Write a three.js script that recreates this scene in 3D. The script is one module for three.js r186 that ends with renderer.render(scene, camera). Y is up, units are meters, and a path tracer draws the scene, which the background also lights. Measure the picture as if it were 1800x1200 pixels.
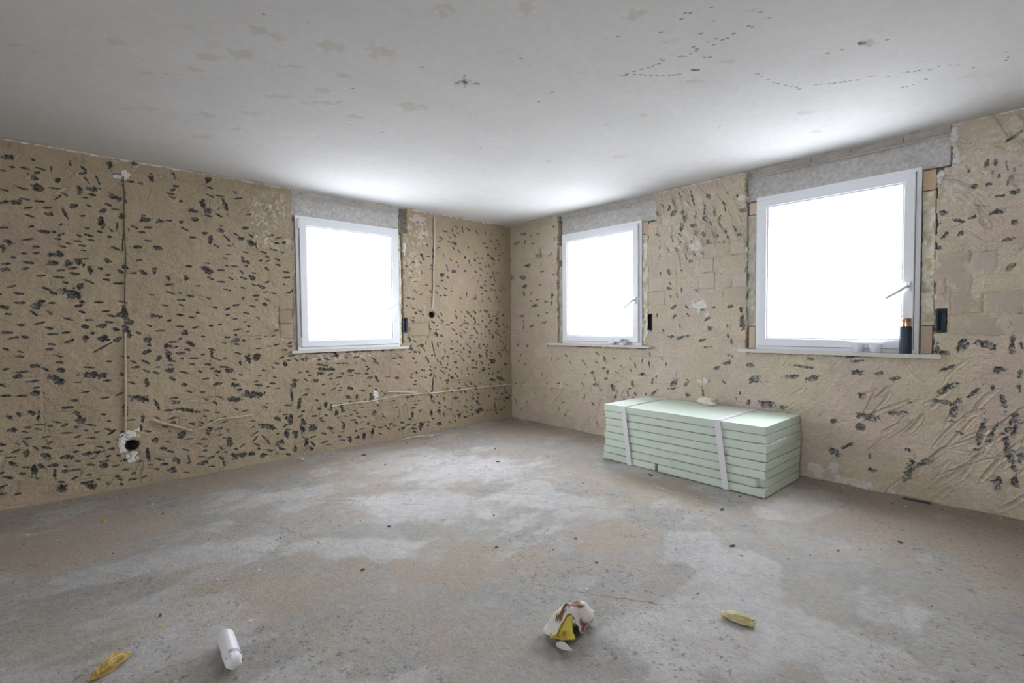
import * as THREE from 'three';
import { mergeGeometries, mergeVertices, toCreasedNormals } from 'three/addons/utils/BufferGeometryUtils.js';
import { RectAreaLightUniformsLib } from 'three/addons/lights/RectAreaLightUniformsLib.js';
import { RoundedBoxGeometry } from 'three/addons/geometries/RoundedBoxGeometry.js';

// ---------------------------------------------------------------- camera, sky, exposure
const scene = new THREE.Scene();
const F = 850.56;                                    // focal length for a 1800 x 1200 frame
const camera = new THREE.PerspectiveCamera(2 * Math.atan(600 / F) * 180 / Math.PI, 1.5, 0.05, 200);
{
  const yaw = 0.738313, pitch = -0.0351767, roll = -0.00928;
  const f = new THREE.Vector3(Math.sin(yaw) * Math.cos(pitch), Math.sin(pitch), -Math.cos(yaw) * Math.cos(pitch));
  const r = new THREE.Vector3().crossVectors(f, new THREE.Vector3(0, 1, 0)).normalize();
  const u = new THREE.Vector3().crossVectors(r, f);
  const r2 = r.clone().multiplyScalar(Math.cos(roll)).addScaledVector(u, Math.sin(roll));
  const u2 = u.clone().multiplyScalar(Math.cos(roll)).addScaledVector(r, -Math.sin(roll));
  camera.position.set(-4.0951, 1.1813, 4.5135);
  camera.quaternion.setFromRotationMatrix(new THREE.Matrix4().makeBasis(r2, u2, f.clone().negate()));
}
scene.background = new THREE.Color().setRGB(0.93, 0.985, 1.08);   // even white overcast
scene.backgroundIntensity = 6;
RectAreaLightUniformsLib.init();
const DAYLIGHT = 3;                                  // diffuse daylight entering at each window pane
const renderer = new THREE.WebGLRenderer({ antialias: true });
renderer.toneMapping = THREE.LinearToneMapping;
renderer.toneMappingExposure = 2.38;
renderer.shadowMap.enabled = true;

const ROOM_X = -5.6, ROOM_Z = 6.0, ROOM_H = 2.4, BACK_X = -8;   // relief is built from ROOM_X on; the room ends at BACK_X

// ---------------------------------------------------------------- helpers
function rng(seed) { let s = seed >>> 0; return () => { s = (s + 0x6D2B79F5) >>> 0; let t = s; t = Math.imul(t ^ (t >>> 15), t | 1); t ^= t + Math.imul(t ^ (t >>> 7), t | 61); return ((t ^ (t >>> 14)) >>> 0) / 4294967296; }; }
const LAT = new Float32Array(65536); { const r = rng(11); for (let i = 0; i < 65536; i++) LAT[i] = r(); }
function vn(x, y, per = 256) {                       // value noise 0..1
  const xf = Math.floor(x), yf = Math.floor(y); let tx = x - xf, ty = y - yf;
  tx = tx * tx * (3 - 2 * tx); ty = ty * ty * (3 - 2 * ty);
  const m = per - 1, x0 = xf & m, x1 = (xf + 1) & m, y0 = (yf & m) << 8, y1 = ((yf + 1) & m) << 8;
  const a = LAT[y0 + x0], b = LAT[y0 + x1], c = LAT[y1 + x0], d = LAT[y1 + x1];
  return a + (b - a) * tx + (c - a) * ty + (a - b - c + d) * tx * ty;
}
function fbm(x, y, o = 4) { let s = 0, a = 0.5, n = 0; for (let i = 0; i < o; i++) { s += a * vn(x, y); n += a; a *= 0.5; x = x * 2.03 + 17.3; y = y * 2.03 + 9.1; } return s / n; }
function n3(x, y, z) { return (vn(x + z * 0.73 + 31.7, y - z * 0.41) + vn(y * 0.9 + 7.3, z + x * 0.37 + 91) + vn(z * 1.1 + 55.1, x * 0.8 - y * 0.3 + 3)) / 1.5 - 1; }
const sm = (a, b, x) => { x = (x - a) / (b - a); x = x < 0 ? 0 : x > 1 ? 1 : x; return x * x * (3 - 2 * x); };
const mix = (a, b, t) => a + (b - a) * t;
const enc = (v) => { v = v < 0 ? 0 : v > 1 ? 1 : v; return 255 * (v <= 0.0031308 ? 12.92 * v : 1.055 * Math.pow(v, 1 / 2.4) - 0.055); };
const ENC = new Uint8Array(4097); for (let i = 0; i <= 4096; i++) ENC[i] = Math.round(enc(i / 4096));
const e8 = (v) => ENC[v <= 0 ? 0 : v >= 1 ? 4096 : (v * 4096) | 0];
const num = (s) => s.trim().split(/\s+/).map((t) => t.split(',').map(Number));

function tex(data, w, h, srgb, wrap) {
  const t = new THREE.DataTexture(data, w, h, THREE.RGBAFormat);
  t.magFilter = THREE.LinearFilter; t.minFilter = THREE.LinearMipmapLinearFilter; t.generateMipmaps = true;
  if (srgb) t.colorSpace = THREE.SRGBColorSpace;
  if (wrap) t.wrapS = t.wrapT = THREE.RepeatWrapping;
  t.needsUpdate = true; return t;
}
function grainTexture(n, fn) {                       // tileable grey relief
  const d = new Uint8Array(n * n * 4);
  for (let j = 0; j < n; j++) for (let i = 0; i < n; i++) { const v = Math.max(0, Math.min(255, 255 * fn(i / n, j / n))), k = 4 * (j * n + i); d[k] = d[k + 1] = d[k + 2] = v; d[k + 3] = 255; }
  return tex(d, n, n, false, true);
}
const grainFine = grainTexture(512, (x, y) => 0.35 * vn(x * 32, y * 32, 32) + 0.35 * vn(x * 64, y * 64, 64) + 0.3 * vn(x * 128, y * 128, 128));
const grainFloor = grainTexture(1024, (x, y) => {
  let v = 0.3 * vn(x * 16, y * 16, 16) + 0.25 * vn(x * 64, y * 64, 64) + 0.25 * vn(x * 128, y * 128, 128) + 0.2 * vn(x * 256, y * 256, 256);
  const p = vn(x * 64 + 5, y * 64 + 9, 64) * vn(x * 128 + 3, y * 128 + 1, 128); v -= 0.5 * sm(0.62, 0.8, p); return v + 0.1;
});
const grainTrowel = grainTexture(512, (x, y) => 0.6 * vn(x * 8, y * 16, 8) + 0.25 * vn(x * 32, y * 64, 32) + 0.15 * vn(x * 128, y * 128, 128));
const rep = (t, s) => { const c = t.clone(); c.repeat.set(s, s); c.needsUpdate = true; return c; };

const TAKEN = new Map();
function numbered(name) { const k = TAKEN.get(name) ?? 0; TAKEN.set(name, k + 1); return k ? name + '_' + String(k).padStart(3, '0') : name; }
function shade(o) { o.traverse((m) => { if (m.isMesh) { m.castShadow = true; m.receiveShadow = true; } }); return o; }
function part(name, g, m, parent, label) { const o = new THREE.Mesh(g, m); o.name = name; parent.add(o); o.castShadow = o.receiveShadow = true; if (label) o.userData.label = label; return o; }
function thing(name, label, category, pos = [0, 0, 0], turn = 0, group) {
  const o = new THREE.Group(); o.name = numbered(name); o.position.set(...pos); o.rotation.y = turn; o.userData = { label, category }; if (group) o.userData.group = group; scene.add(o); return o;
}
function one(name, g, m, label, category, group) { const o = new THREE.Mesh(g, m); o.name = numbered(name); o.userData = { label, category }; if (group) o.userData.group = group; o.castShadow = o.receiveShadow = true; scene.add(o); return o; }
function structure(name, g, m, label, category) { const o = new THREE.Mesh(g, m); o.name = name; o.userData = { kind: 'structure', label, category }; o.castShadow = o.receiveShadow = true; scene.add(o); return o; }

function box(w, h, d, x = 0, y = 0, z = 0) { return new THREE.BoxGeometry(w, h, d).translate(x, y, z); }
function rbox(w, h, d, r, x = 0, y = 0, z = 0) { return new RoundedBoxGeometry(w, h, d, 2, r).translate(x, y, z); }
function bare(g) { const o = new THREE.BufferGeometry(); const n = g.index ? g.toNonIndexed() : g; o.setAttribute('position', n.attributes.position.clone()); return mergeVertices(o, 1e-5); }
function shape(g, warp, { crease = 0, color, uv = true } = {}) {   // displaces every vertex by warp(p), then smooth or creased normals, planar uv in metres, vertex colours
  let o = bare(g); const p = o.attributes.position, v = new THREE.Vector3();
  const cols = color ? new Float32Array(p.count * 3) : null;
  for (let i = 0; i < p.count; i++) { v.fromBufferAttribute(p, i); if (cols) cols.set(color(v.x, v.y, v.z), 3 * i); if (warp) warp(v); p.setXYZ(i, v.x, v.y, v.z); }
  if (cols) o.setAttribute('color', new THREE.BufferAttribute(cols, 3));
  if (crease) o = toCreasedNormals(o, crease); else o.computeVertexNormals();
  if (uv) { const q = o.attributes.position, a = new Float32Array(q.count * 2); for (let i = 0; i < q.count; i++) { a[2 * i] = q.getX(i) + q.getZ(i) * 0.71; a[2 * i + 1] = q.getY(i) + q.getZ(i) * 0.53; } o.setAttribute('uv', new THREE.BufferAttribute(a, 2)); }
  return o;
}
function segbox(w, h, d, s, x = 0, y = 0, z = 0) { return new THREE.BoxGeometry(w, h, d, Math.max(1, Math.round(w / s)), Math.max(1, Math.round(h / s)), Math.max(1, Math.round(d / s))).translate(x, y, z); }
const lumpy = (amp, fr, s = 0) => (v) => { const x = v.x * fr + s, y = v.y * fr + s * 1.7, z = v.z * fr; v.x += amp * n3(x, y, z); v.y += amp * n3(y + 40, z + 7, x); v.z += amp * n3(z + 80, x, y + 13); };
function tube(pts, r, seg = 24, rad = 6) { return new THREE.TubeGeometry(new THREE.CatmullRomCurve3(pts.map((p) => new THREE.Vector3(...p)), false, 'catmullrom', 0.3), seg, r, rad); }
const std = (o) => new THREE.MeshStandardMaterial(o);
const lin = (r, g, b) => new THREE.Color().setRGB(r, g, b);

// ---------------------------------------------------------------- rough walls: one relief sheet each, in front of a thick core
// chisel marks that stand out, as: place along the wall, height, length, width, turn
const MARKS_LEFT = num(`
  -4.131,2.184,0.04,0.038,0.3 -4.232,2.12,0.049,0.056,0.06 -4.024,2.14,0.052,0.031,-1.53 -4.335,2.005,0.043,0.044,0.06 -4.393,1.993,0.042,0.024,0.49 -3.902,2.012,0.035,0.04,0.36 -3.913,1.932,0.069,0.044,-1.39 -4.402,1.709,0.055,0.034,-1.66
  -4.18,1.68,0.059,0.034,0.09 -4.142,1.687,0.029,0.041,-0.05 -4.097,1.629,0.052,0.041,0.08 -4.04,1.639,0.053,0.043,-0.82 -3.987,1.59,0.052,0.033,-1.4 -4.09,1.419,0.098,0.069,-0.43 -4.18,1.422,0.038,0.023,-0.32 -3.889,1.663,0.042,0.034,-0.38
  -3.789,1.628,0.049,0.037,-0.38 -3.819,1.595,0.035,0.042,0.28 -3.721,1.777,0.05,0.038,-0.01 -3.593,1.781,0.052,0.033,-0.23 -3.62,2.301,0.054,0.033,-1.38 -3.256,2.358,0.055,0.052,0.28 -3.859,2.344,0.06,0.038,-1.53 -4.067,2.312,0.046,0.022,-1.54
  -3.291,2.157,0.066,0.047,-1.52 -3.136,2.168,0.119,0.039,-1.35 -3.361,2.093,0.057,0.033,0.05 -3.276,1.639,0.088,0.061,-0.55 -3.619,1.609,0.045,0.031,-1.74 -3.536,1.556,0.044,0.028,-1.38 -3.421,1.569,0.046,0.028,-1.52 -3.03,1.917,0.046,0.048,0.21
  -2.947,1.883,0.064,0.059,-0.69 -3.251,1.885,0.055,0.041,-1.6 -3.13,1.906,0.098,0.02,-0.81 -4.104,1.965,0.082,0.016,-1.17 -3.803,1.99,0.038,0.037,0.03 -3.995,2.092,0.04,0.018,-0.07 -4.059,2.024,0.045,0.028,0.27 -3.718,2.387,0.043,0.032,-0.48
  -3.686,1.592,0.046,0.035,-0.48 -4.305,1.579,0.035,0.022,0.52 -4.25,1.685,0.042,0.022,0.32 -4.143,2.062,0.061,0.014,0.75 -4.358,1.647,0.039,0.022,-0.04 -4.2,1.831,0.074,0.023,0 -4.272,1.856,0.031,0.02,0.46 -4.398,1.6,0.039,0.016,0.2
  -2.989,2.007,0.054,0.027,0.31 -3.874,1.835,0.029,0.024,0.22 -3.814,1.286,0.061,0.047,-2.7 -3.927,2.229,0.064,0.014,-1.23 -3.986,2.218,0.048,0.013,-0.97 -4.162,2.258,0.046,0.011,-1.66 -4.247,2.296,0.038,0.015,-0.78 -3.863,1.884,0.041,0.013,-0.98
  -3.829,1.913,0.056,0.011,-1.73 -3.762,1.891,0.042,0.012,-1.39 -3.476,2.348,0.049,0.018,-1.37 -3.798,1.819,0.162,0.013,-1.67 -3.783,2.177,0.143,0.012,-1.46 -3.918,1.938,0.061,0.037,-1.67 -4.022,1.191,0.04,0.036,-0.01 -3.94,1.197,0.042,0.036,0.1
  -3.861,1.174,0.044,0.03,-0.33 -4.024,1.108,0.036,0.047,-0.26 -3.933,1.105,0.066,0.054,0.2 -4.113,1.093,0.062,0.029,0.32 -3.849,1.097,0.052,0.034,0.61 -3.907,1.062,0.181,0.014,0.57 -3.675,1.086,0.046,0.057,0.08 -3.561,1.037,0.054,0.058,0.17
  -3.548,0.957,0.084,0.033,-1.31 -3.683,1,0.048,0.037,0.49 -3.47,0.98,0.05,0.027,0.06 -3.444,1.139,0.045,0.046,0.29 -4.319,1.127,0.036,0.022,-0.27 -4.285,0.933,0.046,0.033,-0.42 -4.363,0.871,0.044,0.038,0.29 -4.185,0.839,0.077,0.051,-0.73
  -4.164,0.814,0.051,0.035,0.03 -3.991,0.854,0.129,0.054,-0.19 -3.54,0.852,0.054,0.052,-0.18 -3.689,0.773,0.071,0.031,-1.53 -3.612,0.948,0.046,0.036,0.76 -3.733,0.656,0.104,0.062,-0.32 -3.632,0.599,0.078,0.026,-1.25 -3.438,0.529,0.15,0.033,-0.29
  -2.998,0.914,0.072,0.059,-1.6 -3.057,0.875,0.036,0.026,-1.36 -3.14,0.823,0.062,0.042,0.13 -3.226,0.818,0.036,0.035,0.05 -3.264,0.963,0.069,0.024,-1.6 -3.122,0.581,0.109,0.049,-0.27 -2.967,0.607,0.159,0.073,-0.1 -4.081,0.581,0.058,0.035,-0.84
  -4.406,0.607,0.044,0.035,-0.95 -4.367,0.619,0.035,0.022,-0.95 -4.311,0.623,0.049,0.033,-0.25 -4.276,0.595,0.056,0.017,-1.73 -4.401,0.523,0.039,0.028,-0.03 -4.251,0.326,0.057,0.043,-0.42 -4.142,0.293,0.07,0.041,-0.19 -3.985,0.299,0.074,0.031,-0.07
  -4.04,0.297,0.047,0.047,-0.3 -3.951,0.194,0.047,0.062,-0.09 -4.307,0.233,0.068,0.037,-1.66 -4.274,0.26,0.047,0.025,-0.63 -4.162,0.2,0.039,0.029,-0.12 -4.404,0.299,0.049,0.029,-0.64 -4.363,0.228,0.03,0.026,-0.44 -4.209,0.189,0.071,0.021,-1.54
  -4.178,0.087,0.051,0.059,-0.12 -4.024,0.063,0.049,0.045,-0.44 -3.91,0.31,0.047,0.025,-0.07 -3.699,0.246,0.118,0.03,-1.46 -3.722,0.507,0.051,0.025,-1.6 -3.82,0.577,0.075,0.049,-1.67 -3.804,1.307,0.085,0.03,-1.39 -3.777,1.22,0.045,0.037,0.11
  -3.65,0.328,0.042,0.046,-0.06 -3.6,0.254,0.038,0.038,-0.28 -3.483,0.34,0.062,0.053,0.69 -3.603,0.136,0.039,0.025,-0.3 -3.55,0.092,0.053,0.041,0.23 -3.156,0.23,0.072,0.049,-1.45 -3.347,0.097,0.057,0.042,0.11 -3.064,0.106,0.051,0.051,0.01
  -2.993,0.1,0.055,0.042,-0.37 -2.906,0.076,0.053,0.045,0 -2.86,0.313,0.126,0.058,-0.24 -2.782,0.37,0.067,0.042,-0.57 -2.69,0.349,0.095,0.042,-1.12 -2.707,0.222,0.067,0.052,-1.76 -3.293,0.358,0.047,0.042,0.26 -2.753,0.103,0.061,0.026,-0.52
  -3.407,1.051,0.06,0.028,-0.63 -4.2,1.285,0.049,0.019,-0.96 -4.278,1.284,0.045,0.02,-0.79 -4.341,0.422,0.047,0.017,-1.03 -4.381,0.429,0.04,0.02,-0.62 -4.298,0.386,0.04,0.02,-0.88 -3.809,0.971,0.05,0.022,-0.27 -3.765,0.931,0.047,0.017,-0.49
  -3.798,1.158,0.044,0.05,0.09 -3.807,1.033,0.112,0.014,-1.6 -3.531,0.785,0.053,0.027,-0.68 -3.128,0.118,0.079,0.041,-0.37 -3.204,0.069,0.058,0.024,-1.38 -2.705,0.854,0.051,0.036,-1.51 -2.63,0.696,0.055,0.032,-0.08 -2.658,0.565,0.141,0.024,-1.51
  -2.592,0.493,0.101,0.038,-1.77 -2.373,0.817,0.106,0.018,-0.22 -2.334,0.778,0.174,0.04,-0.07 -2.401,0.743,0.066,0.039,-0.25 -2.355,0.439,0.053,0.04,-1.68 -2.415,0.417,0.033,0.033,-0.23 -2.302,0.419,0.068,0.027,-1.51 -2.199,0.393,0.084,0.041,-1.42
  -2.255,0.359,0.053,0.042,-1.77 -2.782,0.371,0.063,0.035,-0.66 -2.675,0.35,0.101,0.049,-1.68 -2.565,0.321,0.067,0.049,-1.35 -2.567,0.243,0.08,0.049,-1.35 -2.636,0.215,0.072,0.048,-1.43 -2.708,0.227,0.078,0.041,-1.43 -2.478,0.243,0.075,0.067,0.12
  -2.313,0.218,0.067,0.041,0.02 -2.538,0.121,0.076,0.052,-1.77 -2.639,0.087,0.064,0.037,-1.59 -2.501,0.056,0.069,0.036,-0.67 -2.765,0.103,0.056,0.024,-0.44 -2.189,0.206,0.057,0.041,-1.33 -2.128,0.092,0.072,0.055,-1.33 -2.041,0.085,0.045,0.041,-0.32
  -1.982,0.089,0.055,0.046,-1.78 -1.898,0.112,0.07,0.047,-1.78 -1.833,0.643,0.075,0.037,-1.05 -1.891,0.469,0.071,0.061,-1.59 -2.047,0.493,0.055,0.03,-1.78 -1.934,0.203,0.037,0.029,0.11 -1.433,0.229,0.062,0.05,-1.4 -1.33,0.092,0.076,0.073,-1.79
  -1.61,0.639,0.05,0.044,-0.24 -1.179,0.486,0.28,0.026,-1.69 -1.153,0.908,0.176,0.025,-1.28 -0.319,0.734,0.09,0.07,0.01 -0.31,0.507,0.091,0.035,-0.22 -0.453,0.639,0.055,0.043,-0 -0.184,0.514,0.138,0.05,-0.41 -0.526,0.151,0.105,0.07,0.08
  -2.481,0.098,0.083,0.024,-0.66 -1.693,0.168,0.048,0.03,0.02 -1.538,0.1,0.05,0.045,-0.07 -1.099,0.224,0.047,0.039,-0.13 -0.818,0.139,0.058,0.06,-1.48 -0.865,0.342,0.08,0.033,-0.11 -1.202,0.222,0.082,0.035,-1.29 -2.196,0.823,0.125,0.016,-0.06
  -0.603,0.675,0.127,0.027,-0.2`);
const MARKS_RIGHT = num(`
  -0.026,1.986,0.093,0.045,-0.05 0.011,1.769,0.093,0.062,-0.19 0.237,2.277,0.076,0.042,-0.14 0.108,2.182,0.08,0.045,0.05 0.26,2.171,0.051,0.038,-1.84 0.519,2.046,0.057,0.028,-1.86 0.5,1.99,0.104,0.059,0.01 0.307,1.883,0.084,0.053,0.09
  0.218,1.753,0.101,0.052,-0.08 0.242,1.639,0.085,0.053,0.12 0.61,1.443,0.046,0.033,-0.1 0.701,1.496,0.065,0.055,-1.82 0.689,1.423,0.042,0.044,-1.34 0.423,1.4,0.094,0.035,0.15 0.187,1.286,0.076,0.053,0.1 0.585,1.203,0.08,0.033,0.12
  0.372,1.162,0.096,0.026,0.18 2.176,2.232,0.051,0.036,-1.67 2.218,2.186,0.063,0.058,0.53 2.315,2.175,0.049,0.035,-1.76 2.403,2.272,0.171,0.02,-1.3 2.551,2.267,0.054,0.039,-0.93 2.602,2.119,0.049,0.03,-1.48 2.645,2.063,0.046,0.031,-1.75
  2.302,2.051,0.085,0.037,1.18 2.41,2.04,0.053,0.037,-0.07 2.508,1.945,0.045,0.031,-1.3 2.694,1.954,0.037,0.017,-1.31 2.776,1.954,0.049,0.017,-1.31 2.817,1.907,0.057,0.035,-0.05 2.839,2.1,0.057,0.035,-0.09 2.082,1.807,0.026,0.018,-1.67
  2.391,1.729,0.049,0.038,0.8 2.17,1.503,0.043,0.04,0.1 2.297,1.483,0.039,0.021,-1.57 2.256,1.427,0.04,0.016,-1.29 2.192,1.424,0.033,0.017,-1.66 2.221,1.324,0.054,0.038,0.64 2.284,1.161,0.039,0.021,-1.57 2.228,1.24,0.054,0.027,0.73
  2.569,1.135,0.044,0.043,0.08 2.537,1.215,0.063,0.025,0.59 2.6,1.312,0.031,0.025,0.05 2.74,1.314,0.041,0.036,0.23 2.654,1.588,0.031,0.018,-1.39 2.312,1.051,0.138,0.026,0.26 2.214,1.057,0.071,0.026,0.01 2.5,1.029,0.078,0.025,0.35
  2.839,1.211,0.129,0.034,-1.65 2.539,0.967,0.064,0.019,0.2 2.859,1.583,0.115,0.011,-1.65 2.827,1.281,0.047,0.029,-1.48 2.857,1.152,0.07,0.034,-1.73 4.205,1.999,0.034,0.036,-0.1 4.272,1.994,0.029,0.031,0.15 4.324,1.918,0.037,0.018,-0.2
  4.319,1.824,0.056,0.031,0.07 4.394,1.929,0.054,0.03,0.18 4.209,1.812,0.045,0.032,0.2 4.147,1.801,0.05,0.025,-0.38 4.238,1.879,0.072,0.008,-0.36 4.075,1.856,0.04,0.044,0.18 4.043,1.808,0.033,0.032,-0.05 4.085,1.721,0.041,0.029,0.98
  4.16,1.721,0.041,0.025,1.07 4.361,1.652,0.056,0.025,-0.01 4.391,1.752,0.029,0.029,-0.28 4.054,1.645,0.034,0.032,-0.23 4.368,2.013,0.053,0.017,1.25 4.263,2.118,0.046,0.023,1.31 4.303,2.118,0.031,0.018,-1.43 4.181,2.108,0.065,0.016,-1.31
  4.349,2.087,0.041,0.008,-1.37 4.289,2.056,0.03,0.012,-1.62 4.319,2.034,0.02,0.011,-1.55 4.381,2.059,0.03,0.009,-1.43 4.176,1.026,0.07,0.049,0.96 4.279,1.034,0.086,0.049,-0.45 4.394,1.032,0.11,0.028,-1.61 4.336,0.882,0.043,0.061,-0.06
  4.428,0.868,0.05,0.027,-1.61 4.111,0.879,0.069,0.025,0.51 4.113,0.754,0.101,0.04,0.72 4.235,0.739,0.074,0.036,0.91 4.316,0.773,0.041,0.022,-1.43 4.423,0.782,0.039,0.025,-1.43 4.087,0.659,0.106,0.035,-0.07 4.148,0.623,0.13,0.038,1.36
  4.361,0.69,0.089,0.033,-1.36 4.406,0.594,0.1,0.035,1.29 4.266,0.469,0.17,0.037,1.4 4.314,0.488,0.112,0.03,1.22 4.388,0.418,0.223,0.045,-1.36 4.438,0.367,0.06,0.035,-1.49 4.17,0.475,0.049,0.021,-0.55 3.932,0.185,0.153,0.052,1.33
  4.009,0.253,0.087,0.045,0.61 3.503,0.223,0.103,0.049,-0.34 3.581,0.288,0.106,0.024,0.72 3.694,0.512,0.107,0.055,-0.08 3.864,0.559,0.101,0.034,0.13 3.5,0.455,0.048,0.038,0.04 3.663,0.659,0.047,0.046,0.41 3.925,0.638,0.022,0.02,0.09
  3.641,0.82,0.08,0.042,-0.14 3.758,0.822,0.044,0.028,0.38 3.29,0.842,0.127,0.02,-0.14 3.354,0.756,0.087,0.04,0.37 2.938,0.717,0.066,0.063,-0.11 3.024,0.525,0.115,0.056,-0.07 3.157,0.513,0.057,0.039,0.39 2.722,0.845,0.073,0.04,0.4
  2.903,0.826,0.054,0.035,0.15 3.729,0.14,0.039,0.034,0.11 3.926,0.321,0.031,0.041,-0.04 3.203,0.758,0.097,0.039,0.17 3.842,0.793,0.057,0.033,0.39 4.342,0.202,0.071,0.044,-1.49 4.42,0.221,0.057,0.03,-1.36 4.428,1.038,0.059,0.021,-1.43
  3.713,0.233,0.03,0.02,-1.56 4.056,0.996,0.066,0.025,-1.62 4.089,0.975,0.041,0.027,-0.08 3.629,0.898,0.081,0.024,0.15 3.341,0.903,0.045,0.026,-0.15 4.414,0.534,0.089,0.029,1.23 1.289,0.658,0.063,0.049,0.14 1.479,0.678,0.056,0.033,-1.78
  1.333,0.534,0.076,0.052,-0.2 1.545,0.525,0.054,0.058,-1.25 1.89,0.682,0.067,0.032,0.16 2.629,0.789,0.058,0.034,0.15 2.227,0.629,0.093,0.056,0.87 2.35,0.634,0.062,0.035,1.22 2.207,0.572,0.095,0.024,0.25 2.506,0.559,0.115,0.02,-1.38
  2.028,0.524,0.086,0.023,0.7 2.364,0.526,0.05,0.024,-0.06 2.936,0.715,0.085,0.047,0.43 3.044,0.527,0.092,0.047,0.3 3.301,0.84,0.107,0.025,-0.04 3.347,0.757,0.083,0.038,0.46 1.57,0.431,0.042,0.04,-1.78 1.171,0.389,0.061,0.024,1.25
  2.896,0.521,0.043,0.038,-1.3 3.147,0.508,0.038,0.031,0.03 1.437,0.716,0.051,0.028,0.27`);

function reliefWall(name, label, o) {
  const { u0, len, toWorld, frames, openings, marks, seed, tan, dashes, strokes, whites, pits, smears } = o;
  const W = 2048, v0 = -0.01, vh = ROOM_H + 0.02, N = Math.round(W * vh / len), sx = len / W, R = rng(seed);
  const h = new Float32Array(W * N), gm = new Float32Array(W * N), wm = new Float32Array(W * N), mm = new Float32Array(W * N), lm = new Float32Array(W * N);
  const D = seed * 3.7;
  // base: trowelled clay plaster, faint block courses telegraphing through
  for (let j = 0; j < N; j++) for (let i = 0; i < W; i++) {
    const u = u0 + (i + 0.5) * sx, v = v0 + (j + 0.5) * sx, k = j * W + i;
    let z = 0.011 * (fbm(u * 2.3 + D, v * 2.3, 3) - 0.5) + 0.0065 * (vn(u * 17 + D, v * 19) - 0.5) + 0.0045 * (vn(u * 46, v * 46 + D) - 0.5);
    const row = Math.floor(v / 0.245), fv = v - row * 0.245, uu = u + (row & 1) * 0.25, fu = uu - Math.floor(uu / 0.5) * 0.5;
    const jo = 0.006 * (vn(u * 30 + 4, v * 30 + D) - 0.5);
    const gate = sm(0.5, 0.68, vn(u * 2.1 + D + 40, v * 2.6 + 8));
    const jl = Math.max(1 - Math.abs(fv - 0.12 + jo) / 0.009, 1 - Math.abs(fu - 0.25 + jo) / 0.008);
    if (jl > 0) z -= 0.005 * gate * jl;
    h[k] = z;
    // ragged edge of ceiling paint
    if (v > 2.36) wm[k] = sm(2.392, 2.397, v + 0.016 * (vn(u * 26 + D, 3.3) - 0.5) + 0.01 * (vn(u * 90, v * 20) - 0.5));
  }
  const each = (cu, cv, rad, fn) => {
    const i0 = Math.max(0, Math.floor((cu - rad - u0) / sx)), i1 = Math.min(W - 1, Math.ceil((cu + rad - u0) / sx)), j0 = Math.max(0, Math.floor((cv - rad - v0) / sx)), j1 = Math.min(N - 1, Math.ceil((cv + rad - v0) / sx));
    for (let j = j0; j <= j1; j++) for (let i = i0; i <= i1; i++) fn(u0 + (i + 0.5) * sx, v0 + (j + 0.5) * sx, j * W + i);
  };
  const mark = (cu, cv, L, B, an, depth, grey, rough = o.rough) => {
    const ca = Math.cos(an), sa = Math.sin(an), s = R() * 90, side = R() < 0.5 ? -1 : 1;
    each(cu, cv, 0.75 * Math.max(L, B) + 0.012, (u, v, k) => {
      const a = ((u - cu) * ca + (v - cv) * sa) / (L / 2), b = (-(u - cu) * sa + (v - cv) * ca) / (B / 2);
      let e = Math.sqrt(a * a + b * b) + rough * (vn(u * 62 + s, v * 62 + s * 2) - 0.5) * 1.2 + rough * 0.8 * (vn(u * 150 + s, v * 150) - 0.5);
      if (e < 1) {
        const q = sm(1, 0.45, e) * (0.72 + 0.28 * side * Math.max(-1, Math.min(1, b)));
        h[k] = Math.min(h[k], h[k] * 0.3 - depth * q - 0.002 * vn(u * 170, v * 170));
        gm[k] = Math.max(gm[k], grey * sm(1, 0.82, e));
      } else if (e < 1.5) { h[k] += 0.0025 * sm(1.5, 1.05, e) * vn(u * 50 + s, v * 50); lm[k] = Math.max(lm[k], sm(1.45, 1.05, e) * sm(0.45, 0.65, vn(u * 48 + s, v * 48))); }
    });
  };
  // long scraped strokes in the plaster: relief only, some with a pale scratch
  for (const [cu, cv, L, B, an, d, pale] of strokes) {
    const ca = Math.cos(an), sa = Math.sin(an), bend = (R() - 0.5) * 1.2, s = R() * 60;
    each(cu, cv, L * 0.62, (u, v, k) => {
      const a = ((u - cu) * ca + (v - cv) * sa) / (L / 2), b = (-(u - cu) * sa + (v - cv) * ca - bend * L * 0.12 * a * a) / (B / 2);
      const e = Math.sqrt(a * a * a * a + b * b) + 0.4 * (vn(u * 40 + s, v * 40) - 0.5);
      if (e < 1.35) { h[k] += d * (0.8 * sm(1, 1.15, e) * sm(1.35, 1.15, e) - sm(1, 0.3, e)); if (pale) wm[k] = Math.max(wm[k], pale * sm(0.75, 0.5, e) * sm(0.45, 0.62, vn(u * 55 + s, v * 55))); }
    });
  }
  for (const [cu, cv, a, b, amt, thick] of whites) {      // leftovers of white gypsum
    const s = R() * 90;
    each(cu, cv, 1.5 * Math.max(a, b), (u, v, k) => {
      const e = Math.hypot((u - cu) / a, (v - cv) / b) + 1.0 * (vn(u * 30 + s, v * 30) - 0.5) + 0.7 * (vn(u * 85 + s, v * 85) - 0.5);
      if (e < 1) { wm[k] = Math.max(wm[k], amt * sm(1, 0.88, e)); h[k] += (thick ?? 0.005) * sm(1, 0.8, e); }
    });
  }
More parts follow.
